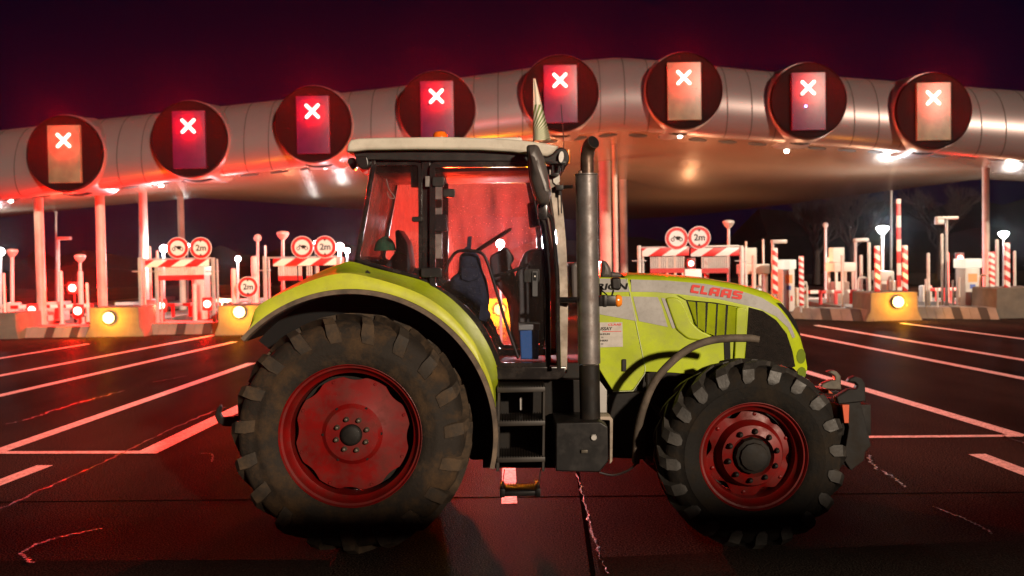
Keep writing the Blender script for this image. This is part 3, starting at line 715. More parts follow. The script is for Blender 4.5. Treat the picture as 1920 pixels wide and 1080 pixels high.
# rear work lights
for mir in (False, True):
    for (a, b_) in (((651, 296), (668, 318)), ((666, 293), (692, 317))):
        P = [(a[0] + 2, a[1]), (b_[0] - 3, a[1] - 1), (b_[0], b_[1] - 6), (b_[0] - 6, b_[1]), (a[0] + 8, b_[1] - 1), (a[0], a[1] + 8)]
        bm = B(); Y0 = 7.2 if a[0] > 660 else 7.32; plate(bm, rnd(xz(P, Y0), 0.02), Y0, Y0 + 0.12, 0.01, 3, mir); mk('work_light', bm, M_LAMPSH, T)
    bm = B(); plate(bm, xz([(673, 317), (690, 313), (690, 326), (684, 327)], 7.3), 7.3, 7.36, 0.004, 2, mir); mk('tail_light', bm, emit('lit_tail', (1, 0.02, 0.01), 0.5), T)
# side windows and door
win_px = [(668, 489), (700, 305), (790, 304), (791, 523), (745, 512)]
door_px = [(806, 304), (1000, 303), (1008, 345), (1024, 420), (1031, 500), (1033, 690), (932, 690), (921, 660), (903, 622), (875, 588), (840, 559), (806, 540)]
for mir in (False, True):
    sfx = M_GLASS if not mir else M_GLASSF
    wp = rnd(xz(win_px, 7.27), 0.05, 4); dp = rnd(xz(door_px, 7.25), 0.05, 4)
    bm = B(); q = frame(bm, wp, 0.022, 7.255, 7.29, mir); wf = mk('window_frame', bm, M_FRAME, T, ang=40)
    bm = B(); plate(bm, q, 7.272, 7.278, 0, mirror=mir); mk('side_window', bm, sfx, wf, smooth=False)
    bm = B(); q = frame(bm, dp, 0.040, 7.235, 7.275, mir); dr = mk('door', bm, M_FRAME, T, ang=40)
    bm = B(); plate(bm, q, 7.25, 7.256, 0, mirror=mir); mk('door_window', bm, sfx if not mir else M_GLASSD, dr, smooth=False)
    if not mir:
        bm = B(); plate(bm, rnd(xz([(998, 508), (1008, 508), (1008, 556), (998, 556)], 7.22), 0.006), 7.222, 7.236, 0.003, 2); hd = mk('door_handle', bm, M_GRAB, dr)
        bm = B(); plate(bm, rnd(xz([(1000, 511), (1006, 511), (1006, 526), (1000, 526)], 7.22), 0.003), 7.217, 7.222, 0.001, 1); mk('lock', bm, M_INK, hd)
        v = at(1003, 518, 7.214); bm = B(); disc(bm, (v.x, 7.213, v.z), 0.006, 0.006, 10); mk('lock_cylinder', bm, M_LENS, hd)
        bm = B(); plate(bm, rnd(xz([(982, 504), (1012, 504), (1012, 530), (982, 530)], 7.24), 0.02), 7.238, 7.256, 0.004, 2); mk('latch_plate', bm, M_BLK, dr)
        for (u0_, v0_, u1_, v1_) in ((810, 331, 833, 350), (830, 354, 853, 370), (789, 502, 828, 520), (772, 406, 792, 416)):
            bm = B(); plate(bm, rnd(xz([(u0_, v0_), (u1_, v0_), (u1_, v1_), (u0_, v1_)], 7.22), 0.016), 7.215, 7.245, 0.006, 2); mk('hinge', bm, M_BLK, dr)
        bm = B(); plate(bm, xz([(797, 330), (805, 330), (805, 350), (797, 350)], 7.22), 7.225, 7.25, 0.003); mk('hinge', bm, M_EXH, dr)
# cab structure: pillars, sill, front posts
for mir in (False, True):
    bm = B(); plate(bm, xz([(790, 302), (807, 302), (808, 545), (790, 528)], 7.28), 7.28, 7.34, 0.008, 2, mir)
    plate(bm, xz([(690, 298), (1010, 300), (1010, 311), (694, 311)], 7.3), 7.3, 7.36, 0.004, 2, mir)
    plate(bm, xz([(663, 488), (668, 486), (745, 508), (795, 523), (850, 556), (885, 590), (915, 640), (931, 690), (922, 690), (905, 645), (878, 605), (845, 575), (795, 540), (740, 522), (663, 497)], 7.27), 7.27, 7.33, 0.004, 2, mir)
    plate(bm, xz([(926, 688), (1062, 688), (1058, 706), (1046, 712), (932, 712)], 7.22), 7.225, 7.35, 0.008, 2, mir)
    mk('cab_pillar', bm, M_FRAME, T, ang=40)
    bm = B(); strips(bm, [[at(p[0], p[1], 7.26) for p in ((1004, 303), (1022, 350), (1036, 420), (1042, 500), (1044, 600), (1046, 706))],
                          [at(p[0], p[1], 7.24) for p in ((1010, 303), (1025, 350), (1037, 420), (1042, 500), (1044.5, 600), (1045.5, 705))], [at(p[0], p[1], 7.27) for p in ((1016, 303), (1029, 350), (1040, 420), (1045, 500), (1047, 600), (1047, 704))]], 20, mir)
    mk('door_seal', bm, M_FRAME, T)
    bm = B(); strips(bm, [[at(p[0], p[1], 7.28) for p in ((1024, 312), (1033, 365), (1042, 430), (1046, 500), (1047.5, 600), (1047.5, 704))],
                          [at(p[0], p[1], 7.30) for p in ((1044, 312), (1054, 380), (1061, 450), (1064, 520), (1065, 600), (1063, 692))]], 20, mir)
    mk('front_pillar', bm, M_PILL, T)
# wind screen, rear screen, cab floor, back wall, lower front
def crossquad(name, a, b_, m, y0=7.3, y1=8.7, th=0.006):
    A = at(*a, 7.3); Bp = at(*b_, 7.3); bm = B()
    nrm = Vector((Bp.z - A.z, 0, -(Bp.x - A.x))).normalized() * th
    vs = []
    for k in (0, 1):
        for (p, y) in ((A, y0), (Bp, y0), (Bp, y1), (A, y1)): vs.append(bm.verts.new((p.x + nrm.x * k, y, p.z + nrm.z * k)))
    for f in ((0, 1, 2, 3), (7, 6, 5, 4), (0, 4, 5, 1), (1, 5, 6, 2), (2, 6, 7, 3), (3, 7, 4, 0)): bm.faces.new([vs[i] for i in f])
    return mk(name, bm, m, T, smooth=False)
crossquad('windscreen', (1030, 312), (1062, 520), M_GLASS); crossquad('windscreen', (1062, 520), (1064, 700), M_GLASS)
crossquad('rear_screen', (668, 486), (702, 308), M_GLASSF)
for mir in (False, True):
    bm = B(); plate(bm, xz([(664, 492), (698, 300), (705, 300), (671, 492)], 7.29), 7.27, 7.31, 0.004, 2, mir); mk('rear_post', bm, M_FRAME, T)
crossquad('cab_floor', (932, 700), (1062, 700), M_BLKM, th=0.03)
bm = B(); box(bm, X(800, 8), X(915, 8), 7.5, 8.5, 0.95, 1.32, 0.02); box(bm, X(680, 8), X(800, 8), 7.4, 8.6, 1.35, 1.72, 0.03); mk('seat_base', bm, M_BLKM, T)
# driver's seat
bm = B()
plate(bm, rnd(xz([(828, 560), (905, 552), (912, 530), (905, 520), (830, 530)], 7.8), 0.04), 7.72, 8.25, 0.03, 3)
seat = mk('seat', bm, M_GRAB, T)
bm = B(); plate(bm, rnd(xz([(728, 520), (760, 522), (772, 500), (765, 455), (748, 430), (742, 434), (744, 470), (722, 500)], 7.85), 0.03), 7.78, 8.22, 0.03, 3); mk('backrest', bm, M_GRAB, seat)
# steering column and wheel
bm = B(); tube(bm, [at(985, 640, 8.0), at(960, 540, 8.0), at(938, 478, 8.0)], 0.04, 12, r_list=[0.09, 0.06, 0.05])
plate(bm, rnd(xz([(918, 480), (950, 462), (966, 485), (955, 500), (985, 560), (975, 620), (950, 560), (920, 520)], 7.9), 0.03), 7.85, 8.15, 0.02)
col_ = mk('steering_column', bm, M_GRAB, T)
sc_ = (at(890, 473, 8.0) + at(955, 431, 8.0)) / 2; dvec = (at(955, 431, 8.0) - at(890, 473, 8.0)); hl = dvec.length / 2 * 1.05; dvec.normalize()
bm = B(); ring = [sc_ + dvec * math.cos(a) * hl + Vector((0, 1, 0)) * math.sin(a) * hl for a in [2 * math.pi * k / 36 for k in range(37)]]
tube(bm, ring, 0.014, 8, cap=False)
for a in (0.5, 2.6, 4.7): tube(bm, [sc_, sc_ + dvec * math.cos(a) * hl + Vector((0, 1, 0)) * math.sin(a) * hl], 0.012, 6)
mk('steering_wheel', bm, M_BLK, T)
# grab rails, dash, panel box
bm = B()
tube(bm, smoothpath([at(p[0], p[1], 7.42) for p in ((834, 510), (842, 490), (854, 474), (868, 470), (892, 471), (905, 476), (912, 488), (920, 510), (935, 560), (950, 610), (972, 672))]), 0.012, 8)
tube(bm, smoothpath([at(p[0], p[1], 7.42) for p in ((926, 518), (960, 508), (996, 494))]), 0.012, 8)
lathe(bm, [(0, 0.02), (0.03, 0.02)], (at(996, 494, 7.4).x, 7.4, at(996, 494, 7.4).z), 'Y', 14)
mk('grab_rail', bm, M_BLK, T)
bm = B(); plate(bm, rnd(xz([(985, 470), (1006, 466), (1022, 470), (1026, 640), (960, 655), (955, 590), (965, 520)], 7.75), 0.05), 7.7, 8.3, 0.03); mk('dashboard', bm, M_GRAB, T)
bm = B(); plate(bm, rnd(xz([(817, 402), (838, 402), (838, 434), (817, 434)], 7.4), 0.01), 7.38, 7.45, 0.006)
plate(bm, rnd(xz([(771, 310), (788, 310), (788, 352), (771, 352)], 7.4), 0.01), 7.36, 7.42, 0.006)
plate(bm, rnd(xz([(988, 382), (1010, 375), (1012, 425), (992, 428)], 7.4), 0.01), 7.36, 7.44, 0.006); mk('cab_console', bm, M_BLK, T)
bm = B(); plate(bm, xz([(815, 330), (829, 330), (828, 485), (814, 485)], 7.45), 7.45, 7.52, 0.008); tube(bm, smoothpath([at(p[0], p[1], 7.42) for p in ((724, 335), (730, 355), (739, 368), (738, 372), (730, 370), (726, 360))]), 0.004, 6)
mk('inner_post', bm, M_PILL, T)
bm = B(); box(bm, at(700, 305, 7.4).x, at(1005, 305, 7.4).x, 7.4, 8.6, at(850, 322, 7.4).z, at(850, 300, 7.4).z, 0.02); mk('headliner', bm, M_BLKM, T)
# door mirror
mir_px = [(989, 276), (992, 272), (1006, 271), (1010, 274), (1020, 294), (1029, 328), (1034, 362), (1031, 378), (1026, 384), (1012, 383), (1003, 366), (994, 335)]
bm = B(); mp2 = rnd(xz(mir_px, 7.0), 0.02, 3); cx_ = sum(p[0] for p in mp2) / len(mp2); cz_ = sum(p[1] for p in mp2) / len(mp2); rings = []
spine = lambda z: cx_ + (cz_ - z) * 0.30
for k in range(9):
    a = math.pi / 2 * k / 8; s_ = math.cos(a); rings.append([bm.verts.new((spine(p[1]) * (1 - s_) + p[0] * s_ if k < 8 else spine(cz_ + (p[1] - cz_) * 0.55), 7.02 - 0.075 * math.sin(a), cz_ + (p[1] - cz_) * (0.55 + 0.45 * s_))) for p in mp2])
for a, b_ in zip(rings, rings[1:]):
    for k in range(len(mp2)): bm.faces.new((a[k], a[(k + 1) % len(mp2)], b_[(k + 1) % len(mp2)], b_[k]))
mr_ = mk('door_mirror', bm, M_MIRR, T, ang=85)
bm = B(); plate(bm, rnd(xz([(x_ - 2, y_) for x_, y_ in mir_px], 7.03), 0.02, 3), 7.02, 7.08, 0.008, 3); mk('mirror_rim', bm, M_BLK, mr_)
bm = B(); tube(bm, smoothpath([at(p[0], p[1], 7.1) for p in ((1022, 378), (1026, 400), (1034, 410), (1038, 440), (1045, 520), (1046, 600), (1048, 690))]), 0.016, 10)
box(bm, at(1008, 385, 7.1).x, at(1026, 385, 7.1).x, 7.08, 7.14, at(1010, 412, 7.1).z, at(1010, 383, 7.1).z, 0.01); mk('mirror_arm', bm, M_FRAME, mr_)
# beacon on roof + aerial
bm = B(); v = at(825.5, 257, 8.0); lathe(bm, [(-0.03, 0.058), (0.0, 0.06), (0.03, 0.056), (0.05, 0.042), (0.058, 0.015), (0.058, 0.0)], (v.x, 8.0, v.z - 0.01), 'Z', 24); mk('beacon', bm, mat('beacon_lens', (0.9, 0.16, 0.01), 0.15, coat=1.0), roof)
bm = B(); tube(bm, [at(1057, 284, 7.22), at(1056, 250, 7.22), at(1052, 196, 7.22)], 0.003, 6); mk('aerial', bm, M_BLK, roof)

# ---- exhaust stack
EY = 7.2; ex = at(1102, 500, EY).x
bm = B()
z1 = at(1102, 329, EY).z; z0 = at(1102, 681, EY).z
lathe(bm, [(z0 - 0.004, 0.075), (z0, 0.081), (z0 + 0.01, 0.0815), (z1 - 0.01, 0.0785), (z1, 0.079), (z1 + 0.004, 0.086), (z1 + 0.012, 0.086), (z1 + 0.014, 0.05)], (ex, EY, 0), 'Z', 48)
exo = mk('exhaust', bm, M_EXH, T, ang=40)
bm = B(); pth = smoothpath([at(p[0], p[1], EY + p[2]) for p in ((1101.5, 330, 0), (1101, 305, 0), (1101.5, 288, -.005), (1105, 274, -.03), (1113, 266, -.075))], 6)
rr_ = [0.049] * len(pth)
rg = tube(bm, pth, 0.049, 24, cap=False, r_list=rr_)
# slanted mouth: shear last ring

mc = sum((v.co for v in rg[-1]), Vector()) / 24; mdir = (pth[-1] - pth[-2]).normalized()
lipr = [[v.co.copy() for v in rg[-1]]]
bm3 = B(); bm3.faces.new([bm3.verts.new(mc + (v.co - mc) * 0.9 + mdir * 0.001) for v in rg[-1]])
bm3.faces.new([bm3.verts.new(mc + (v.co - mc) * 0.9 + mdir * 0.0004) for v in rg[-1]][::-1])
bm.faces.new(rg[-1])
box(bm, at(1084, 320, EY).x, at(1090, 320, EY).x, EY - 0.06, EY - 0.03, z1, z1 + 0.03, 0.002)
tp = mk('tail_pipe', bm, M_PIPE, exo, ang=60); mk('pipe_mouth', bm3, M_INK, tp, smooth=False)
bm = B(); za = at(1102, 684, EY).z; zb = at(1102, 785, EY).z
lathe(bm, [(zb, 0.074), (za - 0.01, 0.075), (za, 0.073), (za + 0.002, 0.03)], (ex, EY, 0), 'Z', 36); mk('heat_shield', bm, M_BLKM, exo)
bm = B(); box(bm, ex - 0.05, ex + 0.06, EY - 0.06, EY + 0.05, za, z0, 0.004); mk('clamp', bm, M_HOOK, exo)
bm = B(); tube(bm, [at(1045, 562, 7.2), at(1082, 562, 7.16)], 0.02, 12); tube(bm, [at(1100, 565, EY + .06), at(1130, 560, 7.4)], 0.02, 12); mk('exhaust_bracket', bm, M_BLK, exo)
# ---- front marker lamp and small mirror on stalk
bm = B(); box(bm, at(1122, 560, 7.2).x, at(1154, 560, 7.2).x, 7.16, 7.25, at(1140, 574, 7.2).z, at(1140, 554, 7.2).z, 0.01)
box(bm, at(1130, 560, 7.2).x, at(1136, 560, 7.2).x, 7.15, 7.26, at(1140, 575, 7.2).z, at(1140, 553, 7.2).z, 0.003); tube(bm, [at(1124, 541, 7.3), at(1138, 553, 7.22)], 0.005); tube(bm, [at(1150, 545, 7.3), at(1147, 555, 7.2)], 0.007)
mlp = mk('marker_lamp', bm, M_BLK, T)
bm = B(); c = at(1157, 564, 7.2); prof = [(-0.012, 0.03), (0.0, 0.038), (0.02, 0.036), (0.034, 0.026), (0.04, 0.0)]
rings = []
for (o_, r) in prof: rings.append([bm.verts.new((c.x + o_, c.y + r * math.cos(a) * 0.9, c.z + r * 1.2 * math.sin(a))) for a in [2 * math.pi * k / 20 for k in range(20)]])
for a, b_ in zip(rings, rings[1:]):
    for k in range(20): bm.faces.new((a[k], a[(k + 1) % 20], b_[(k + 1) % 20], b_[k]))
mk('amber_lens', bm, M_AMB, mlp)
bm = B(); plate(bm, rnd(xz([(1146, 521), (1164, 520), (1165, 540), (1161, 545), (1147, 543)], 7.3), 0.02), 7.3, 7.38, 0.015, 3); mk('lamp_housing', bm, M_BLK, T)
bm = B(); plate(bm, rnd(xz([(1124, 487), (1132, 490), (1140, 502), (1141, 520), (1120, 520)], 8.0), 0.03), 7.75, 8.25, 0.03, 3); plate(bm, rnd(xz([(1141, 509), (1160, 511), (1168, 520), (1141, 521)], 7.9), 0.02), 7.8, 8.2, 0.02); 
plate(bm, rnd(xz([(1066, 495), (1076, 490), (1082, 500), (1082, 560), (1068, 560)], 7.9), 0.02), 7.6, 8.4, 0.02); mk('air_intake', bm, M_MIRR, T)
# ---- steps
bm = B()
P = lambda a: xz(a, 7.08)
for pp in ([(933, 728), (938, 728), (936, 884), (930, 884)], [(1018, 728), (1023, 728), (1021, 884), (1016, 884)]): plate(bm, P(pp), 7.08, 7.40, 0.003, 1)
mk('step_side', bm, mat('step_metal', (0.022, 0.016, 0.012), 0.5, var=0.4, vscale=12), T)
for k, y in enumerate((727, 790, 858)):
    bm = B(); a = at(932, y, 7.08); b_ = at(1022, y, 7.08); box(bm, a.x, b_.x, 7.07, 7.42, a.z - 0.035, a.z, 0.004)
    for q_ in range(18):
        xx = a.x + (b_.x - a.x) * (q_ + .3) / 18; box(bm, xx, xx + 0.008, 7.07, 7.42, a.z + 0.0005, a.z + 0.008)
    mk('step', bm, MATS['step_metal'], T)
bm = B(); a = at(941, 921, 7.08); b_ = at(1008, 921, 7.08); box(bm, a.x, b_.x, 7.06, 7.30, a.z - 0.035, a.z, 0.006)
for q_ in range(14):
    xx = a.x + (b_.x - a.x) * (q_ + .3) / 14; box(bm, xx, xx + 0.008, 7.06, 7.3, a.z + 0.0005, a.z + 0.009)
for e in (a, b_): box(bm, e.x - 0.015, e.x + 0.02, 7.05, 7.31, a.z - 0.04, a.z + 0.02, 0.005)
tube(bm, [Vector((a.x, 7.1, a.z)), at(946, 880, 7.12)], 0.004); tube(bm, [Vector((b_.x, 7.1, a.z)), at(1014, 880, 7.12)], 0.004)
mk('hanging_step', bm, M_BLK, T)
bm = B(); box(bm, at(975, 750, 7.3).x, at(979, 750, 7.3).x, 7.38, 7.39, at(975, 772, 7.3).z, at(975, 748, 7.3).z); mk('step_badge', bm, M_STEEL, T)
bm = B(); plate(bm, rnd(xz([(1042, 793), (1126, 791), (1140, 800), (1141, 865), (1124, 886), (1042, 884)], 7.02), 0.01), 7.02, 7.5, 0.01); tb = mk('tool_box', bm, M_BLK, T)
bm = B(); plate(bm, rnd(xz([(1124, 779), (1142, 779), (1148, 784), (1147, 862), (1142, 868), (1142, 786), (1124, 785)], 7.25), 0.008), 7.2, 7.4, 0.004); mk('box_trim', bm, M_PILL, tb)
v = at(1113.5, 821, 7.0); bm = B(); lathe(bm, [(-0.008, 0), (-0.008, 0.018), (0.0, 0.023), (0.02, 0.023)], (v.x, 7.01, v.z), 'Y', 16); mk('cap', bm, M_STEEL, tb)
bm = B(); box(bm, at(1090, 847, 7).x, at(1102, 847, 7).x, 7.0, 7.02, at(1090, 850, 7).z, at(1090, 844, 7).z, 0.003); mk('latch', bm, M_HOOK, tb)
bm = B(); plate(bm, xz([(1123, 712), (1138, 732), (1138, 777), (1123, 779)], 7.5), 7.5, 7.6, 0.006); mk('bracket', bm, M_STEEL, T)
bm = B(); plate(bm, xz([(905, 712), (1120, 712), (1130, 790), (1060, 800), (1050, 878), (905, 878)], 7.55), 7.55, 7.7, 0.01); plate(bm, xz([(1125, 740), (1200, 735), (1215, 740), (1210, 862), (1140, 858)], 7.6), 7.6, 8.4, 0.01); mk('fuel_tank', bm, M_BLKM, T)
# mudguard stay tube arching over the front wheel
bm = B(); pts = [at(p[0], p[1], y) for p, y in (((1424, 637), 6.98), ((1395, 634), 7.0), ((1340, 637), 7.02), ((1295, 652), 7.05), ((1258, 680), 7.08), ((1228, 715), 7.12), ((1208, 760), 7.15), ((1196, 810), 7.2), ((1192, 868), 7.25))]
q_ = smoothpath(pts, 6); rl = [0.028 if i > 2 else 0.026 for i in range(len(q_))]
tube(bm, q_, 0.027, 14, r_list=rl); mk('mudguard_stay', bm, mat('dusty_rubber', (0.13, 0.10, 0.075), 0.7, var=0.5, vscale=9), T)
bm = B(); tube(bm, smoothpath([at(p[0], p[1], 7.2) for p in ((1124, 886), (1150, 891), (1178, 882), (1192, 870))]), 0.008, 8); mk('cable', bm, M_BLK, T)
# rear hook and front linkage
bm = B(); plate(bm, rnd(xz([(426, 782), (416, 784), (411, 775), (414, 765), (412, 759), (405, 768), (402, 780), (408, 793), (420, 800), (440, 800), (440, 782)], 7.5), 0.01), 7.5, 7.56, 0.008); plate(bm, xz([(438, 780), (560, 770), (620, 810), (620, 830), (438, 802)], 7.5), 7.5, 7.56, 0.006); mk('rear_hitch_hook', bm, M_BLKM, T)
HK = [(1588, 716), (1592, 709), (1602, 705), (1613, 708), (1620, 719), (1621, 752), (1570, 757), (1566, 744), (1590, 729), (1603, 729), (1606, 722), (1601, 716)]
bm = B(); plate(bm, rnd(xz(HK, 7.55), 0.008), 7.52, 7.60, 0.008, 2); mk('linkage_hook', bm, M_BLKM, T)
bm = B(); plate(bm, rnd(xz([(1549, 697), (1556, 694), (1566, 695), (1574, 704), (1575, 730), (1538, 728), (1538, 720), (1555, 712), (1563, 712), (1563, 704), (1556, 700)], 8.4), 0.008), 8.36, 8.44, 0.008, 2); mk('linkage_hook', bm, M_HOOK, T)
bm = B(); plate(bm, rnd(xz([(1574, 750), (1612, 752), (1632, 835), (1621, 846), (1619, 862), (1594, 882), (1580, 860), (1590, 800)], 7.58), 0.01), 7.56, 7.64, 0.006); plate(bm, rnd(xz([(1574, 750), (1612, 752), (1632, 835), (1621, 846), (1594, 882), (1580, 860)], 7.58), 0.01), 8.36, 8.44, 0.006)
box(bm, at(1540, 760, 8).x, at(1600, 760, 8).x, 7.6, 8.4, at(1580, 800, 8).z, at(1580, 745, 8).z, 0.01); box(bm, at(1500, 760, 8).x, at(1575, 760, 8).x, 7.75, 8.25, at(1580, 860, 8).z, at(1580, 760, 8).z, 0.01)
mk('front_linkage', bm, M_BLKM, T)
bm = B(); plate(bm, xz([(1538, 729), (1553, 730), (1562, 738), (1545, 737)], 7.9), 7.9, 8.1, 0.002); mk('linkage_plate', bm, M_ORANGE, T); bm = B(); plate(bm, xz([(1577, 758), (1590, 758), (1589, 792), (1581, 792)], 7.56), 7.53, 7.57, 0.002); mk('linkage_bracket', bm, M_ORANGE, T)

# ---- loose things in the cab and on the roof
cy = 7.75
cap = thing('cap', 'green cloth cap lying on the shelf behind the rear side window of the tractor', 'cap', at(720, 472, cy))
bm = B(); v = at(722, 470, cy)
rings = []
for i in range(9):
    a = i / 8 * math.pi / 2; rings.append([bm.verts.new((v.x + 0.085 * math.cos(a) * math.cos(t), v.y + 0.09 * math.cos(a) * math.sin(t), v.z + 0.105 * math.sin(a) * (1 + 0.06 * math.sin(3 * t)))) for t in [2 * math.pi * k / 24 for k in range(24)]])
for a, b_ in zip(rings, rings[1:]):
    for k in range(24): bm.faces.new((a[k], a[(k + 1) % 24], b_[(k + 1) % 24], b_[k]))
mk('crown', bm, M_CAP, cap)
bm = B(); plate(bm, xz([(740, 471), (752, 473), (763, 478), (752, 476), (740, 474)], cy), cy - 0.06, cy + 0.07, 0.003); mk('peak', bm, M_CAP, cap)
bp = thing('backpack', 'dark blue backpack hanging from the grab rail behind the tractor door', 'backpack', at(880, 540, 7.6))
bm = B(); plate(bm, rnd(xz([(862, 478), (876, 470), (890, 471), (899, 482), (904, 508), (912, 522), (918, 560), (912, 610), (896, 575), (868, 552), (842, 542), (846, 520), (860, 512)], 7.6), 0.05, 5), 7.50, 7.72, 0.06, 5); mk('pack_body', bm, M_DKBLUE, bp, ang=70)
bm = B(); plate(bm, rnd(xz([(864, 500), (898, 500), (899, 522), (880, 529), (864, 524)], 7.48), 0.02), 7.475, 7.52, 0.012, 3); mk('front_pocket', bm, M_DKBLUE, bp)
bm = B(); plate(bm, xz([(877, 444), (885, 443), (883, 466), (875, 466)], 7.6), 7.58, 7.61, 0.004); plate(bm, rnd(xz([(868, 470), (872, 463), (882, 462), (885, 472)], 7.6), 0.02), 7.57, 7.62, 0.01); mk('strap', bm, M_DKBLUE, bp)
cb = thing('cool_box', 'blue plastic tub with a pale lid standing on the tractor cab floor', 'box', at(985, 685, 7.5))
bm = B(); plate(bm, xz([(974, 617), (1010, 616), (1009, 672), (976, 672)], 7.5), 7.42, 7.7, 0.012); mk('tub', bm, M_BLUE, cb)
bm = B(); plate(bm, xz([(972, 607), (1012, 606), (1012, 617), (972, 618)], 7.5), 7.4, 7.72, 0.01); mk('lid', bm, mat('grey_lid', (0.3, 0.32, 0.3), 0.4), cb)
fg = thing('flag', 'furled cream pennant with green rays standing up from the tractor roof', 'flag', at(1010, 265, 7.9))
M_FLAG, t_, b_ = new_mat('flag_cloth'); N = t_.nodes; L = t_.links
tcn = N.new('ShaderNodeTexCoord'); mpn = N.new('ShaderNodeMapping'); mpn.inputs['Location'].default_value = (0.09, 0, 0.02); L.new(tcn.outputs['Object'], mpn.inputs[0])
sp_ = N.new('ShaderNodeSeparateXYZ'); L.new(mpn.outputs[0], sp_.inputs[0])
at2 = N.new('ShaderNodeMath'); at2.operation = 'ARCTAN2'; L.new(sp_.outputs['Z'], at2.inputs[0]); L.new(sp_.outputs['X'], at2.inputs[1])
mm = N.new('ShaderNodeMath'); mm.operation = 'MULTIPLY'; mm.inputs[1].default_value = 62; L.new(at2.outputs[0], mm.inputs[0])
sn = N.new('ShaderNodeMath'); sn.operation = 'SINE'; L.new(mm.outputs[0], sn.inputs[0])
gt = N.new('ShaderNodeMath'); gt.operation = 'GREATER_THAN'; gt.inputs[1].default_value = 0.0; L.new(sn.outputs[0], gt.inputs[0])
lz = N.new('ShaderNodeMath'); lz.operation = 'LESS_THAN'; lz.inputs[1].default_value = 0.31; L.new(sp_.outputs['Z'], lz.inputs[0])
an = N.new('ShaderNodeMath'); an.operation = 'MULTIPLY'; L.new(gt.outputs[0], an.inputs[0]); L.new(lz.outputs[0], an.inputs[1])
mx = N.new('ShaderNodeMix'); mx.data_type = 'RGBA'; L.new(an.outputs[0], mx.inputs[0]); mx.inputs[6].default_value = (0.66, 0.62, 0.52, 1); mx.inputs[7].default_value = (0.14, 0.20, 0.06, 1)
L.new(mx.outputs[2], b_.inputs['Base Color']); b_.inputs['Roughness'].default_value = 0.9
bm = B(); rows = []
for i in range(22):
    t = i / 21; yy = 147 + (263 - 147) * t; xl = 1000 + 0.6 * t; xr = 1004 + 29 * t
    row = []
    for k in range(9):
        s_ = k / 8; Yv = 7.9 + 0.016 * math.sin(s_ * 9 + t * 2) * (0.3 + t); v = at(xl + (xr - xl) * s_, yy, Yv); row.append(bm.verts.new(v))
    rows.append(row)
for a, b2 in zip(rows, rows[1:]):
    for k in range(8): bm.faces.new((a[k], a[k + 1], b2[k + 1], b2[k]))
rx_ = bmesh.ops.extrude_face_region(bm, geom=list(bm.faces))
for v in [g_ for g_ in rx_['geom'] if isinstance(g_, bmesh.types.BMVert)]: v.co.y += 0.006
mk('cloth', bm, M_FLAG, fg, ang=80)
bm = B(); tube(bm, [at(1000, 146, 7.93), at(1001, 268, 7.93)], 0.006, 8); mk('pole', bm, M_BLK, fg)

# ================================================================== TOLL PLAZA
def hor(px): return 485 - 0.018 * (px - 960)
# ---- canopy
TOP = [(-500, 298), (0, 236), (480, 184), (740, 155), (1100, 104), (1160, 99), (1220, 103), (1440, 125), (1920, 162), (2400, 200)]
BOT = [(-500, 431), (0, 375), (500, 321), (1100, 250), (1160, 244), (1220, 248), (1440, 265), (1920, 301), (2400, 338)]
YB = [(-500, 50), (0, 47), (180, 44), (370, 45), (650, 56), (900, 63), (1140, 68), (1350, 61), (1600, 50), (1840, 44.5), (2400, 46)]
BK = [(-500, 452), (0, 408), (180, 388), (370, 371), (480, 378), (650, 392), (900, 404), (1140, 414), (1300, 404), (1470, 384), (1640, 361), (1840, 336), (1920, 341), (2400, 376)]
YF = 31.0
def canmat(name, rough, metal, col):
    m, t, b = new_mat(name); N = t.nodes; L = t.links
    tcn = N.new('ShaderNodeTexCoord')
    b.inputs['Metallic'].default_value = metal
    n = N.new('ShaderNodeTexNoise'); n.inputs['Scale'].default_value = 0.6; n.inputs['Detail'].default_value = 6; L.new(tcn.outputs['Object'], n.inputs['Vector'])
    r = N.new('ShaderNodeValToRGB'); r.color_ramp.elements[0].color = (*[c * 0.75 for c in col], 1); r.color_ramp.elements[1].color = (*col, 1); L.new(n.outputs['Fac'], r.inputs[0])
    L.new(r.outputs[0], b.inputs['Base Color']); b.inputs['Roughness'].default_value = rough
    return m, t, b, tcn
M_FASC, t, b, tcn = canmat('fascia_metal', 0.36, 0.45, (0.22, 0.168, 0.168))
N = t.nodes; L = t.links
M_SOFF, t, b, tcn = canmat('soffit_metal', 0.24, 0.6, (0.42, 0.30, 0.21))
N = t.nodes; L = t.links
sx2 = N.new('ShaderNodeSeparateXYZ'); L.new(tcn.outputs['Object'], sx2.inputs[0])
wv = N.new('ShaderNodeMath'); wv.operation = 'MULTIPLY'; wv.inputs[1].default_value = 22; L.new(sx2.outputs['Y'], wv.inputs[0])
sn = N.new('ShaderNodeMath'); sn.operation = 'SINE'; L.new(wv.outputs[0], sn.inputs[0])
bp_ = N.new('ShaderNodeBump'); bp_.inputs['Strength'].default_value = 0.35; bp_.inputs['Distance'].default_value = 0.02; L.new(sn.outputs[0], bp_.inputs['Height']); L.new(bp_.outputs[0], b.inputs['Normal'])
can = thing('toll_canopy', 'long gull-wing metal canopy spanning all the toll lanes', 'canopy', (at(1160, 300, YF).x, 36, 0))
bm = B(); rows = []
stations = list(range(-500, 2401, 29))
for px in stations:
    a = at(px, interp(TOP, px), YF); c = at(px, interp(BOT, px), YF); row = []
    hgt = a.z - c.z
    for k in range(15):
        th = math.pi * (k / 14); 
        z = c.z + hgt * (0.5 + 0.5 * math.cos(th)); y = YF - 0.85 * math.sin(th) ** 0.9 + 0.9 * (1 - k / 14) ** 2
        row.append(bm.verts.new((a.x + (c.x - a.x) * k / 14, y, z)))
    rows.append(row)
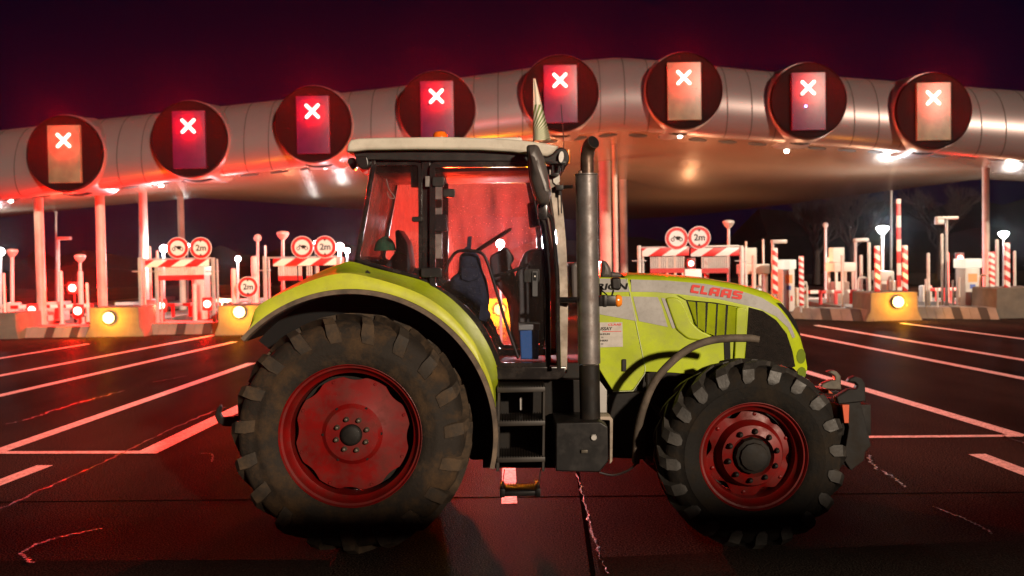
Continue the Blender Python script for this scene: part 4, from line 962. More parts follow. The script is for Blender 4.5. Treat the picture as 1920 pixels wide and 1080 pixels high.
for a, b2 in zip(rows, rows[1:]):
    for k in range(14): bm.faces.new((a[k], a[k + 1], b2[k + 1], b2[k]))
mk('fascia', bm, M_FASC, can, ang=50)
bm = B(); rows = []; trow = []
def soff(px):
    return at(px, interp(BOT, px), YF), at(px, interp(BK, px), interp(YB, px))
for px in stations:
    f_, k_ = soff(px)
    row = [bm.verts.new(f_.lerp(k_, s_ / 10) + Vector((0, 0, 0.0))) for s_ in range(11)]
    rows.append(row)
for a, b2 in zip(rows, rows[1:]):
    for k in range(10): bm.faces.new((a[k], a[k + 1], b2[k + 1], b2[k]))
mk('soffit', bm, M_SOFF, can, ang=50)
bm = B(); rows = []
for px in stations:
    a = at(px, interp(TOP, px), YF); f_, k_ = soff(px)
    rows.append([bm.verts.new((a.x, YF + 0.9, a.z)), bm.verts.new((k_.x, k_.y + 0.15, k_.z + 0.5)), bm.verts.new((k_.x, k_.y, k_.z))])
for a, b2 in zip(rows, rows[1:]):
    for k in range(2): bm.faces.new((a[k], a[k + 1], b2[k + 1], b2[k]))
mk('upper_skin', bm, M_FASC, can)
# panel joints on the fascia: dark gaskets
pitch_px = 233.2
signs = [(118, 263), (352, 236), (585, 208), (818, 180), (1050, 150), (1282.5, 145), (1516, 164), (1751, 183)]
M_GASK = mat('dark_gasket', (0.05, 0.035, 0.03), 0.7)
for i in range(-2, 10):
    for k in (-1, 0, 1):
        px = 118 + pitch_px * (i + 0.5) + k * 45
        bm = B(); prev = None; xv = at(px, 250, YF)
        a = at(px, interp(TOP, px), YF); c = at(px, interp(BOT, px), YF)
        for s_ in range(15):
            th = math.pi * s_ / 14; z = c.z + (a.z - c.z) * (0.5 + 0.5 * math.cos(th)); y = YF - 0.85 * math.sin(th) ** 0.9 + 0.9 * (1 - s_ / 14) ** 2 - 0.012
            x = a.x + (c.x - a.x) * s_ / 14
            cur = (bm.verts.new((x - 0.014, y, z)), bm.verts.new((x + 0.014, y, z)), bm.verts.new((x + 0.014, y + 0.03, z)), bm.verts.new((x - 0.014, y + 0.03, z)))
            if prev:
                for q_ in range(4): bm.faces.new((prev[q_], prev[(q_ + 1) % 4], cur[(q_ + 1) % 4], cur[q_]))
            prev = cur
        if -40 < px < 1960: mk('panel_joint', bm, M_GASK, can)
        else: bm.free()
# soffit vents
px = 20
while px < 1925:
    f_, k_ = soff(px); c = f_.lerp(k_, 0.85 / max(1, (k_ - f_).length)) ; c = f_ + (k_ - f_).normalized() * 0.75
    f2, _k = soff(px + 10); ux = (f2 - f_).normalized(); uy = (k_ - f_).normalized(); un = ux.cross(uy).normalized()
    if un.z > 0: un = -un
    bm = B(); top = [bm.verts.new(c + ux * 0.30 * math.cos(a) + uy * 0.36 * math.sin(a) + un * 0.012) for a in [2 * math.pi * k / 24 for k in range(24)]]
    bot_ = [bm.verts.new(v.co - un * 0.03) for v in top]
    bm.faces.new(top); bm.faces.new(bot_)
    for k in range(24): bm.faces.new((top[k], top[(k + 1) % 24], bot_[(k + 1) % 24], bot_[k]))
    mk('soffit_vent', bm, M_INK, can)
    px += 56
# soffit downlights: lit lamps that light the islands
LW = (1.0, 0.80, 0.58)
E_LAMP = emit('lamp_white', (1.0, 0.90, 0.78), 30)
for (px, dist, en) in ((302, 1.4, 900), (610, 0.8, 900), (880, 1.5, 700), (1275, 0.25, 900), (1475, 2.0, 800), (1664, 0.7, 900), (1893, 0.8, 800), (20, 1.0, 800)):
    f_, k_ = soff(px); c = f_ + (k_ - f_).normalized() * dist
    bm = B(); lathe(bm, [(-0.06, 0.0), (-0.06, 0.05), (-0.02, 0.075), (0.02, 0.075)], c, 'Z', 16); dl = mk('downlight', bm, E_LAMP, can)
    lamp('downlight_beam', c - Vector((0, 0, 0.2)), en * (0.4 if px > 1000 else 0.06), LW, 0.1, can, 165, (0, 0.15, -1))
# ---- lane signs
XRED = (1.0, 0.0015, 0.001)
E_X = emit('cross_glow', (1.0, 0.62, 0.50), 5)
E_XR = (1, 0, 0)
Mp = {0: mat('sign_panel_reflecting', (0.22, 0.15, 0.09), 0.4, var=0.3, vscale=3), 1: mat('sign_panel_dark', (0.085, 0.004, 0.04), 0.4, var=0.2, vscale=6)}  # pale panels have reflected light put into their colour
descs = ['second from the pillar', '']
pos = ['leftmost on the canopy, panel made pale by painted reflection', 'second from the left end of the canopy', 'third from the left, just left of the tractor cab roof', 'above the orange beacon on the tractor roof', 'behind the flag and the exhaust mouth', 'just right of the canopy peak', 'with one blue pixel lit, second from the right', 'rightmost on the canopy, panel made pale by painted reflection']
SHELL = mat('sign_shell', (0.0025, 0.001, 0.001), 0.7, spec=0.05)
for i, (sx_, sy_) in enumerate(signs):
    YS = 30.05; cen = at(sx_ + 1.5, sy_ + 24, YS)
    t = thing('lane_sign', 'round red cross sign, ' + pos[i], 'lane sign', (cen.x, YS, cen.z), 'red cross signs along the canopy')
    bm = B(); lathe(bm, [(0.03, 0.0), (0.03, 1.10), (0.0, 1.13), (0.04, 1.15), (0.25, 1.16), (0.9, 1.24)], cen, 'Y', 56); mk('housing', bm, SHELL, t, ang=30)
    bm = B(); lathe(bm, [(0.14, 1.165), (0.16, 1.18), (0.5, 1.20), (1.3, 1.30), (2.0, 1.3)], cen, 'Y', 56)
    for v in bm.verts:  # collar never drops below the canopy soffit
        lim = at(sx_, interp(BOT, sx_), YF).z - 0.02
        if v.co.z < lim and v.co.y > YF - 0.4: v.co.z = lim
        limt = at(sx_, interp(TOP, sx_), YF).z + 0.06
        if v.co.z > limt and v.co.y > YF - 0.4: v.co.z = limt
    mk('collar', bm, M_FASC, t, ang=60)
    a = at(sx_ - 31, sy_ - 28, YS - 0.12); c = at(sx_ + 33, sy_ + 79, YS - 0.12)
    xl, xr_, zt, zb = min(a.x, c.x), max(a.x, c.x), a.z, c.z
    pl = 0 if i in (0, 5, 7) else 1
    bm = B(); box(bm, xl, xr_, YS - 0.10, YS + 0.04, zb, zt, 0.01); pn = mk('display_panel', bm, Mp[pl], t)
    xc = at(sx_, sy_, YS - 0.14)
    bm = B()
    for sg in (1, -1):
        for k in range(7):
            pass
        u = Vector((1, 0, sg)).normalized(); n_ = Vector((-u.z, 0, u.x)); hl_ = 0.29; hw_ = 0.045
        pts = []
        for e_s in (1, -1):
            for k in range(7):
                aa = -math.pi / 2 + math.pi * k / 6
                pts.append(xc + (u * (hl_ - hw_) + u * hw_ * math.cos(aa) + n_ * hw_ * math.sin(aa)) * e_s)
        yo = -0.004 if sg > 0 else 0
        A_ = [bm.verts.new((p.x, YS - 0.125 + yo, p.z)) for p in pts]; B_ = [bm.verts.new((p.x, YS - 0.101, p.z)) for p in pts]
        bm.faces.new(A_); bm.faces.new(B_[::-1])
        for k in range(len(pts)): bm.faces.new((A_[k], B_[k], B_[(k + 1) % len(pts)], A_[(k + 1) % len(pts)]))
    mk('cross', bm, E_X, pn, smooth=False)
    lamp('cross_light', (xc.x, YS - 0.22, xc.z), X_POWER, XRED, 0.06, t); lamp('cross_beam', (xc.x, YS - 0.30, xc.z), XB_POWER * (1.0 if i < 5 else 0.5), XRED, 0.12, t, 172, (0, -1, -0.12))
    if i == 6:
        v = at(1511, 199, YS - 0.13); bm = B(); bmesh.ops.create_uvsphere(bm, u_segments=8, v_segments=6, radius=0.035, matrix=Matrix.Translation(v)); mk('blue_pixel', bm, emit('blue_led', (0.3, 0.3, 1), 12), pn)
# ---- canopy pillars
for (px, w_, Y, lab) in ((75, 17, 32.5, 'reddish canopy pillar nearest the left edge of the picture'), (190, 17, 32.5, 'pale canopy pillar behind the concrete block with the left amber lamp'), (271, 15, 36, 'canopy pillar just left of the double round signs'), (341, 12, 42, 'slim canopy pillar rising behind the left pair of round signs'),
                        (1136, 22, 38, 'thick pale pillar under the canopy peak, beside the exhaust'), (1155, 9, 34, 'thin dark topped pillar under the canopy peak'), (1170, 14, 44, 'grey pillar right of the two others under the canopy peak'), (1849, 13, 36, 'tall canopy pillar near the right edge behind the white payment kiosk')):
    ppm = F / Y; f_, k_ = soff(px)
    x = at(px, 480, Y).x; zt = f_.z + (k_.z - f_.z) * (Y - f_.y) / (k_.y - f_.y)
    bm = B(); r0 = w_ / 2 / ppm; lathe(bm, [(0, r0 * 1.25), (0.25, r0 * 1.2), (0.3, r0), (zt + 0.05, r0)], (x, Y, 0), 'Z', 24)
    o = mk('canopy_pillar', bm, mat('pillar_paint', (0.36, 0.31, 0.26), 0.5, var=0.25, vscale=2), None); tag(o, lab, 'pillar', 'pillars holding the canopy')

# ---- unseen lamps added on the islands to wash the soffit from below
for (px, Y, en) in ((130, 38, 1), (420, 38, 1), (560, 41, 1.6), (800, 44, 2.0), (1060, 40, 2.2), (1290, 38, 2.2), (1290, 50, 2.0), (1470, 37, 1.8), (1620, 37, 1.3), (1880, 38, 1.2)):
    x = at(px, 560, Y).x
    t = thing('added_uplight', 'unseen lamp added on an island to light the canopy soffit from below', 'flood lamp', (x, Y, 0.22), 'added lamps lighting the canopy')
    bm = B(); box(bm, x - 0.12, x + 0.12, Y - 0.08, Y + 0.08, 0.22, 0.34, 0.015); mk('lamp_case', bm, M_BLK, t)
    lamp('up_light', (x, Y, 0.50), UP_POWER * en, (1.0, 0.50, 0.25), 0.15, t, 150, (0, 0.0, 1))
# ---- concrete blocks with amber lamps
AMBER = (1.0, 0.36, 0.005)
def block(px, py_base, wpx, lab, lampx=None, on=True, htop=0.86, pw=1.0):
    p = gnd(px, py_base); Y = p.y; ppm = F / Y; hw = wpx / 2 / ppm
    t = thing('concrete_block', lab, 'barrier block', (p.x, Y, 0), 'concrete blocks at the island heads')
    prof = [(-hw * 1.22, 0), (-hw * 1.18, 0.08), (-hw * 1.02, 0.30), (-hw, htop - 0.03), (-hw + 0.03, htop), (hw - 0.03, htop), (hw, htop - 0.03), (hw * 1.02, 0.30), (hw * 1.18, 0.08), (hw * 1.22, 0)]
    bm = B(); plate(bm, [(p.x + a, b_) for a, b_ in prof], Y, Y + 1.6, 0.02, 2); mk('block', bm, M_CONC, t)
    if on:
        lx = at(lampx or px, 595, Y - 0.1); zc = lx.z if False else at(lampx or px, on, Y - 0.1).z
        bm = B(); lathe(bm, [(-0.05, 0.0), (-0.05, 0.09), (-0.03, 0.13), (0.0, 0.145), (0.08, 0.145)], (lx.x, Y - 0.09, zc), 'Y', 24); mk('lamp_body', bm, M_BLK, t)
        bm = B(); lathe(bm, [(-0.055, 0.0), (-0.045, 0.08), (-0.02, 0.14), (0.0, 0.16), (0.03, 0.16)], (lx.x, Y - 0.15, zc), 'Y', 24); mk('amber_lamp', bm, emit('amber_glow', (1.0, 0.62, 0.18), 9), t)
        lamp('amber_light', (lx.x, Y - 0.45, zc), AMB_POWER * pw, AMBER, 0.1, t)
block(215, 632, 92, 'dark concrete block with a bright amber lamp left of the pale pillar base', 204, 596)
block(452, 629, 84, 'pale concrete block with an amber lamp beside the tractor rear fender', 449, 585)
block(945, 612, 84, 'concrete block whose amber lamp shines through the tractor door', 937, 580, 0.86, 7.0)
block(1677, 602, 88, 'concrete block with an amber lamp at the foot of the raised boom', 1684, 566)
block(1917, 597, 96, 'unlit dark concrete block cut by the right edge of the picture', on=False, htop=0.92)
block(10, 636, 40, 'low concrete block lying at the left edge of the picture', on=False, htop=0.75)

# ---- islands (pavement)
M_ISL = mat('island_kerb', (0.24, 0.19, 0.15), 0.8, var=0.3, vscale=1.5, bump=0.3, bscale=20)
M_ISLB = mat('kerb_black', (0.03, 0.025, 0.02), 0.7)
def island(px, hwid, Y0, Y1, h=0.22):
    x = at(px, 600, 30).x * (Y0 / 30.0) * 0 + at(px, 600, Y0).x
    bm = B(); pts = []
    n = 8
    out = [(x - hwid, Y1), (x + hwid, Y1), (x + hwid, Y0 + hwid)]
    for k in range(n + 1):
        a = math.pi * k / n; out.append((x + hwid * math.cos(a), Y0 + hwid - hwid * math.sin(a)))
    a = [bm.verts.new((p[0], p[1], 0)) for p in out]; b_ = [bm.verts.new((p[0] , p[1], h)) for p in out]
    bm.faces.new(b_)
    for i in range(len(out)): bm.faces.new((a[i], a[(i + 1) % len(out)], b_[(i + 1) % len(out)], b_[i]))
    tag(mk('island_pavement', bm, M_ISL, None, smooth=False), kind='structure'); return x
for px in (-250, -20, 205, 450, 700, 945, 1200, 1440, 1680, 1920, 2180):
    island(px, 0.75, 31.4, 58)
# sloping kerb runs between blocks on the right and left
def kerbrun(a, b_, d, hh, lab=None):
    A = gnd(*a); Bq = gnd(*b_); n = 9
    for k in range(n):
        p = A.lerp(Bq, k / n); q = A.lerp(Bq, (k + 1) / n - 0.004)
        bm = B(); vs = []
        for pt in (p, q):
            vs.append([bm.verts.new((pt.x, pt.y, 0.0)), bm.verts.new((pt.x, pt.y + 0.25, hh)), bm.verts.new((pt.x, pt.y + d, hh)), bm.verts.new((pt.x, pt.y + d, 0.0))])
        for i in range(4): bm.faces.new((vs[0][i], vs[0][(i + 1) % 4], vs[1][(i + 1) % 4], vs[1][i]))
        bm.faces.new(vs[0]); bm.faces.new(vs[1][::-1])
        tag(mk('island_kerb', bm, M_ISLB if k in (4, 7) else M_ISL, None, smooth=False), kind='structure')
kerbrun((1470, 597), (1640, 603), 1.4, 0.34); kerbrun((1725, 597), (1875, 599), 1.4, 0.34)
kerbrun((262, 628), (412, 626), 1.4, 0.32); kerbrun((20, 634), (160, 632), 1.4, 0.30)

# ---- generic slim things
def zat(px, py, Y): return at(px, py, Y).z
def post(px, ytop, Y, wpx, lab, m=M_WHITE, name='bollard', cat='post', grp='posts on the toll islands', base=0.22, sq=False, cap_=True):
    x = at(px, 560, Y).x; r = wpx / 2 * Y / F; zt = at(px, ytop, Y).z
    bm = B()
    if sq: box(bm, x - r, x + r, Y - r, Y + r, base, zt, r * 0.2)
    else: lathe(bm, [(base, r * 1.6), (base + 0.03, r * 1.6), (base + 0.04, r), (zt - r * 0.4, r), (zt, r * 0.5)], (x, Y, 0), 'Z', 14)
    o = mk(name, bm, m, None); tag(o, lab, cat, grp); return o
M_ST = stripe_mat('red_white_diagonal', 0, 0, 2.3, 3.4)
M_STF = stripe_mat('red_white_fine', 0, 0, 2.6, 5.2)
M_BOOM = stripe_mat('red_white_boom_vertical', 0, 0, 0.0, 1.35)
M_BOOMH = stripe_mat('red_white_boom_horizontal', 0, 0, 1.9, 0.0)
M_BAR = stripe_mat('red_white_gauge', 0, 0, -1.25, 1.9, (0.60, 0.012, 0.012))
def pylon(px, ytop, ybot, wpx, Y, lab, m=None):
    x = at(px, 520, Y).x; r = wpx / 2 * Y / F; zt = at(px, ytop, Y).z; zb = at(px, ybot, Y).z
    t = thing('striped_marker', lab, 'striped marker', (x, Y, 0.22), 'red and white striped markers')
    bm = B(); box(bm, x - r, x + r, Y - 0.05, Y + 0.05, max(zb, 0.3), zt, 0.01); mk('striped_panel', bm, m or M_ST, t)
    bm = B(); box(bm, x - r * 0.5, x + r * 0.5, Y + 0.052, Y + 0.12, 0.22, zt - 0.05, 0.008); mk('stand', bm, M_STEEL, t)
pylon(1453.5, 465, 551, 9, 30.5, 'striped marker behind the front of the tractor bonnet, beside the wide payment kiosk')
pylon(1502.5, 480, 573, 8, 31, 'fine striped post just right of the tractor nose', M_STF)
pylon(1645, 461, 549, 9, 30.2, 'tall striped marker left of the raised boom')
pylon(1697, 460, 546, 9, 30.2, 'striped marker touching the raised boom on its right')
pylon(1860, 472, 563, 9, 31, 'fine striped post right of the white kiosk with the lit header', M_STF)
pylon(1888.5, 455, 544, 9, 30.2, 'striped marker standing behind the rightmost concrete block')
pylon(1325, 484, 530, 8, 31, 'fine striped post under the right double signs behind the bonnet', M_STF)
# booms
t = thing('raised_boom', 'raised red and white barrier arm pointing straight up by the amber lit block', 'barrier', (at(1686, 560, 31).x, 31, 0.22))
bm = B(); a = at(1686, 545, 31); c = at(1686, 373, 31); box(bm, a.x - 0.065, a.x + 0.065, 30.97, 31.03, a.z, c.z, 0.01); mk('boom_arm', bm, M_BOOM, t)
bm = B(); box(bm, a.x - 0.18, a.x + 0.18, 31.04, 31.4, 0.22, 1.15, 0.02); mk('boom_cabinet', bm, M_WHITE, t)
def hboom(px0, px1, py, Y, lab, cabl=True):
    A = at(px0, py, Y); Bq = at(px1, py, Y)
    t = thing('lowered_boom', lab, 'barrier', (A.x, Y, 0), 'lowered barrier arms')
    bm = B(); box(bm, A.x, Bq.x, Y - 0.03, Y + 0.03, A.z - 0.055, A.z + 0.055, 0.01); mk('boom_arm', bm, M_BOOMH, t)
    cx = A.x if cabl else Bq.x
    bm = B(); box(bm, cx - 0.17, cx + 0.17, Y + 0.035, Y + 0.4, 0.22, A.z + 0.15, 0.02); mk('boom_cabinet', bm, M_WHITE, t)
    for k in range(3):
        xx = A.x + (Bq.x - A.x) * (0.3 + 0.25 * k); bm = B(); box(bm, xx - 0.06, xx + 0.06, Y - 0.01, Y + 0.01, A.z - 0.42, A.z - 0.056); mk('boom_tab', bm, M_SIGNRED, t)
hboom(1504, 1619, 548, 33, 'lowered barrier arm with red tabs right of the tractor nose')
hboom(20, 175, 576, 33, 'lowered barrier arm in red light at the far left')
hboom(285, 415, 572, 34, 'lowered barrier arm under the left double round signs')
hboom(1740, 1795, 543, 36, 'short pale barrier arm between the amber block and the white kiosk')
# kiosks
M_PRINT = mat('orange_print', (0.75, 0.30, 0.08), 0.5); M_PRINTB = mat('blue_print', (0.05, 0.10, 0.4), 0.5)
E_SCR = emit('kiosk_header_glow', (1.0, 0.86, 0.66), 1.0)
def kiosk(px, ytop, wpx, Y, lab, header=True, lit=True, pr=True):
    x = at(px, 540, Y).x; hw = wpx / 2 * Y / F; zt = at(px, ytop, Y).z; d = 0.7
    t = thing('payment_kiosk', lab, 'kiosk', (x, Y, 0.22), 'white payment kiosks')
    hz = 0.30
    bm = B(); box(bm, x - hw * 0.82, x + hw * 0.82, Y, Y + d, 0.22, zt - hz, 0.03); mk('cabinet', bm, M_WHITE, t)
    bm = B(); box(bm, x - hw, x + hw, Y - 0.05, Y + d + 0.05, zt - hz + 0.003, zt, 0.03); mk('header', bm, E_SCR if lit else M_WHITE, t)
    if pr:
        bm = B(); box(bm, x - hw * 0.5, x + hw * 0.5, Y - 0.008, Y - 0.001, zt - hz - 0.45, zt - hz - 0.18, 0); mk('print', bm, M_PRINT, t)
        bm = B(); box(bm, x - hw * 0.3, x + hw * 0.3, Y - 0.008, Y - 0.001, zt - hz - 0.66, zt - hz - 0.52, 0); mk('screen', bm, M_PRINTB, t)
        bm = B(); box(bm, x + hw * 0.2, x + hw * 0.5, Y - 0.008, Y - 0.001, 0.55, 0.72, 0); mk('button', bm, M_SIGNRED, t)
kiosk(1824, 485, 34, 32, 'white payment kiosk with orange print and lit header near the right edge')
kiosk(1479, 487, 28, 31.6, 'white payment kiosk with orange print just behind the tractor nose')
kiosk(1301, 505, 30, 33, 'low white payment kiosk below the right double round signs', lit=True, pr=False)
kiosk(372, 500, 26, 33, 'white kiosk under the left double round signs', pr=False)
kiosk(1663, 508, 26, 31.8, 'white kiosk between the lit street lamp and the raised boom', pr=False, lit=False)
kiosk(100, 566, 30, 34, 'low pale cabinet in red light between the two left pillars', pr=False, lit=False)
kiosk(277, 562, 26, 33, 'low pale cabinet at the foot of the third pillar', pr=False, lit=False)
kiosk(470, 568, 50, 33, 'wide pale cabinet behind the concrete block by the tractor fender', pr=False, lit=False)
# open framed booths
def booth(px0, px1, ytop, Y, lab):
    a = at(px0, ytop, Y); b_ = at(px1, ytop, Y)
    t = thing('service_booth', lab, 'booth', ((a.x + b_.x) / 2, Y, 0.22), 'small service booths')
    zt = a.z
    for x in (a.x + 0.05, b_.x - 0.05):
        for y in (Y + 0.05, Y + 0.9): bm = B(); box(bm, x - 0.045, x + 0.045, y - 0.045, y + 0.045, 0.22, zt - 0.38, 0.006); mk('corner_post', bm, M_WHITE, t)
    bm = B(); box(bm, a.x - 0.05, b_.x + 0.05, Y - 0.05, Y + 1.0, zt - 0.375, zt - 0.05, 0.03); mk('canopy_box', bm, M_WHITE, t)
    bm = B(); w2 = b_.x - a.x; box(bm, a.x + 0.02, a.x + w2 * 0.62, Y + 0.3, Y + 0.8, zt - 0.045, zt + 0.5, 0.02); mk('roof_unit', bm, mat('pale_grey_metal', (0.5, 0.5, 0.46), 0.5), t)
    bm = B(); box(bm, a.x + 0.1, b_.x - 0.1, Y + 0.3, Y + 0.85, 0.22, 1.0, 0.02); mk('counter', bm, M_WHITE, t)
booth(1396, 1440, 493, 33, 'booth with pale roof unit right of the right double round signs')
booth(1566, 1603, 490, 36, 'booth with grey roof box in the gap between the bonnet and the lit street lamp')
# gauges with round signs
def round_sign(px, py, rpx, Y, kind_, par):
    c = at(px, py, Y); r = rpx * Y / F
    bm = B(); lathe(bm, [(0, 0), (0.0, r), (0.03, r)], (c.x, Y, c.z), 'Y', 40); s_ = mk('round_sign', bm, M_SIGNWH, par)
    bm = B(); lathe(bm, [(-0.006, r * 0.68), (-0.006, r * 0.95), (-0.001, r * 0.95), (-0.001, r * 0.68)], (c.x, Y, c.z), 'Y', 40, close=True); mk('red_ring', bm, M_SIGNRED, s_)
    if kind_ == '2m':
        xf = Matrix.Translation((c.x - r * 0.46, Y - 0.006, c.z - r * 0.24)) @ Matrix.Rotation(R(90), 4, 'X')
        text_mesh('2m', r * 0.78, xf, M_INK, 'sign_text', s_, 0.003)
        for sg in (1, -1): bm = B(); plate(bm, [(c.x - r * 0.15, c.z + sg * r * 0.72), (c.x + r * 0.15, c.z + sg * r * 0.72), (c.x, c.z + sg * r * 0.5)], Y - 0.009, Y - 0.003); mk('arrow', bm, M_INK, s_, smooth=False)
    else:
        bm = B()
        for sg in (-1, 1): lathe(bm, [(-0.008, r * 0.10), (-0.008, r * 0.17), (-0.003, r * 0.17), (-0.003, r * 0.10)], (c.x + sg * r * 0.36, Y, c.z - r * 0.1), 'Y', 16, close=True)
        plate(bm, [(c.x + u * r, c.z + v * r) for u, v in ((-0.36, 0.08), (-0.12, 0.06), (0.0, -0.14), (0.18, -0.14), (0.24, 0.04), (0.40, 0.06), (0.30, 0.16), (0.05, 0.20), (-0.10, 0.14), (-0.20, 0.24), (-0.30, 0.22), (-0.24, 0.14))], Y - 0.009, Y - 0.003)
        mk('motorcycle_symbol', bm, M_INK, s_, smooth=False)
def gauge(lab, Y, x0, x1, ytop, ybot, postx, ribs, redy, sgn, rpx, kinds, split=None):
    cx = (at(x0, 500, Y).x + at(x1, 500, Y).x) / 2
    t = thing('height_gauge', lab, 'height gauge', (cx, Y, 0), 'height gauges over the narrow lanes')
    segs = [(x0, x1)] if not split else [(x0, split - 2), (split + 1, x1)]
    for a_, b_ in segs:
        bm = B(); A = at(a_, ytop, Y - 0.1); Bq = at(b_, ybot, Y - 0.1); zA = at((a_ + b_) / 2, ytop, Y - 0.1).z; zB = at((a_ + b_) / 2, ybot, Y - 0.1).z
        box(bm, A.x, Bq.x, Y - 0.12, Y - 0.08, zB, zA, 0.006); mk('striped_bar', bm, M_BAR, t)
    bm = B()
    for px in postx:
        xx = at(px, 520, Y).x; zz = at(px, ytop - 4, Y).z; box(bm, xx - 0.05, xx + 0.05, Y - 0.05, Y + 0.05, 0.0, zz, 0.01); box(bm, xx + 0.09, xx + 0.14, Y, Y + 0.06, 0.0, zz - 0.04, 0.005)
    xa, xb = at(postx[0], 500, Y).x, at(postx[-1], 500, Y).x; zz = at((x0 + x1) / 2, ytop - 4, Y).z
    box(bm, xa + 0.06, xb - 0.06, Y - 0.03, Y + 0.03, zz - 0.06, zz - 0.01, 0.004)
    for px in postx: xx = at(px, 520, Y).x; z3 = at(px, ybot + 8, Y).z; box(bm, xx - 0.22, xx + 0.2, Y - 0.09, Y - 0.055, z3 - 0.03, z3, 0.004)
    mk('gantry', bm, M_STEEL, t)
    for (ra, rb) in ribs:
        zt_ = at((ra + rb) / 2, ybot + 1, Y).z; zr = at((ra + rb) / 2, redy, Y).z; zb_ = at((ra + rb) / 2, redy + 9, Y).z
        xa = at(ra, 500, Y).x; xb = at(rb, 500, Y).x; n = max(2, int((xb - xa) / 0.055))
        bm = B(); bm2 = B()
        for k in range(n):
            xx = xa + (xb - xa) * (k + .5) / n; box(bm, xx - 0.018, xx + 0.018, Y - 0.02, Y + 0.02, zr + 0.001, zt_); box(bm2, xx - 0.024, xx + 0.024, Y - 0.025, Y + 0.025, zb_, zr)
        mk('strip_curtain', bm, M_WHITE, t, smooth=False); mk('red_curtain_hem', bm2, M_SIGNRED, t, smooth=False)
    for (sp, k_) in zip(sgn, kinds): round_sign(sp[0], sp[1], rpx, Y - 0.14, k_, t)
gauge('height gauge with striped bar and two round signs between the left pillars and the tractor', 30, 272, 392, 487, 500, (263, 294, 400), [(290, 382)], 516, [(333, 465), (376, 465)], 20.5, ('moto', '2m'))
gauge('height gauge with striped bar and two round signs just behind the tractor rear fender', 30.5, 512, 631, 484, 498, (497, 636), [(521, 557), (559, 566), (574, 586), (592, 598)], 517, [(566.5, 463.5), (609, 463)], 21, ('moto', '2m'))
gauge('height gauge with two striped bars and two round signs above the tractor bonnet', 29.5, 1204, 1386, 464.5, 480, (1199, 1391), [(1219, 1283), (1315, 1366)], 503, [(1269, 447), (1311, 445.5)], 21.5, ('moto', '2m'), 1294)
t = thing('width_sign', 'single round red ringed sign on a post above the block beside the tractor fender', 'road sign', (at(464, 560, 30).x, 30, 0))
bm = B(); v = at(466, 538, 30); box(bm, v.x - 0.04, v.x + 0.04, 30.04, 30.1, 0, v.z, 0.006); mk('sign_post', bm, M_STEEL, t); round_sign(464.5, 538, 19.5, 29.95, '2m', t)
# lamp posts
E_STR = emit('street_lamp_glow', (0.95, 1.0, 1.0), 40)
def lamp_post(px, ytop, Y, wpx, lab, head='mushroom', lit=0, col=(0.9, 1.0, 0.98), m=None, hr=0.20):
    x = at(px, 560, Y).x; r = wpx / 2 * Y / F; c = at(px, ytop, Y)
    x2 = c.x
    t = thing('lamp_post', lab, 'lamp post', (x, Y, 0), 'lamp posts around the toll lanes')
    bm = B(); tube(bm, [(x, Y, 0), (x, Y, 0.4), (x2, Y, c.z - 0.02)], r, 12, r_list=[r * 1.5, r, r * 0.85]); mk('mast', bm, m or M_STEEL, t)
    mm_ = E_STR if lit else M_STEEL
    bm = B()
    if head == 'mushroom': lathe(bm, [(-0.22, r), (-0.12, hr * 0.75), (-0.03, hr), (0.03, hr * 0.95), (0.07, hr * 0.3), (0.07, 0)], (x2, Y, c.z), 'Z', 20)
    elif head == 'ball': lathe(bm, [(-hr, 0), (-hr * 0.7, hr * 0.7), (0, hr), (hr * 0.7, hr * 0.7), (hr, 0)], (x2, Y, c.z), 'Z', 16)
    elif head == 'arm': box(bm, x2 - 0.05, x2 + 0.45, Y - 0.12, Y + 0.12, c.z - 0.08, c.z + 0.04, 0.02)
    elif head == 'tee': box(bm, x2 - 0.36, x2 + 0.36, Y - 0.1, Y + 0.1, c.z - 0.06, c.z + 0.04, 0.02); box(bm, x2 - 0.36, x2 - 0.12, Y - 0.12, Y + 0.12, c.z - 0.22, c.z - 0.062, 0.02)
    mk('lamp_head', bm, mm_, t)
    if lit: lamp('street_light', (c.x, c.y - hr - 0.15, c.z - 0.05), lit, col, 0.12, t)
    return t
COOL = (0.85, 0.95, 1.0)
lamp_post(1655, 427, 38, 6, 'brightly lit street lamp left of the raised boom', 'mushroom', W_POWER * 1.3, COOL, hr=0.22)
lamp_post(1882, 437, 42, 5, 'small lit street lamp near the right edge', 'mushroom', W_POWER * 0.5, COOL, hr=0.2)
lamp_post(938, 457, 19, 6, 'lit street lamp seen through the tractor door glass', 'ball', 1200, COOL, hr=0.085)
lamp_post(307, 466, 36, 5, 'lit lamp touching the left edge of the left round sign', 'ball', W_POWER * 0.7, COOL, hr=0.14)
lamp_post(1, 472, 40, 5, 'lit lamp cut by the left edge of the picture', 'ball', W_POWER * 0.9, COOL, hr=0.16)
lamp_post(446, 485, 36, 5, 'small lit lamp on a short mast above the block beside the fender', 'ball', W_POWER * 0.2, COOL, hr=0.10)
lamp_post(637, 463, 33, 8, 'lit lamp beside the right end of the middle striped bar', 'ball', W_POWER * 0.5, COOL, hr=0.14)
lamp_post(651, 470, 44, 5, 'lit lamp standing against the rear edge of the cab glass', 'ball', W_POWER * 0.2, COOL, hr=0.12)
lamp_post(591, 455, 50, 3, 'tiny far lit lamp between the middle pair of round signs', 'ball', W_POWER * 0.05, COOL, hr=0.09)
lamp_post(352, 460, 50, 3, 'tiny far lit lamp between the left pair of round signs', 'ball', W_POWER * 0.05, COOL, hr=0.09)
lamp_post(1366, 416, 34, 6, 'unlit mushroom lamp post right of the right round signs', 'mushroom')
lamp_post(1775, 408, 33, 6, 'unlit lamp post with a tee head between the amber block and the kiosk', 'tee')
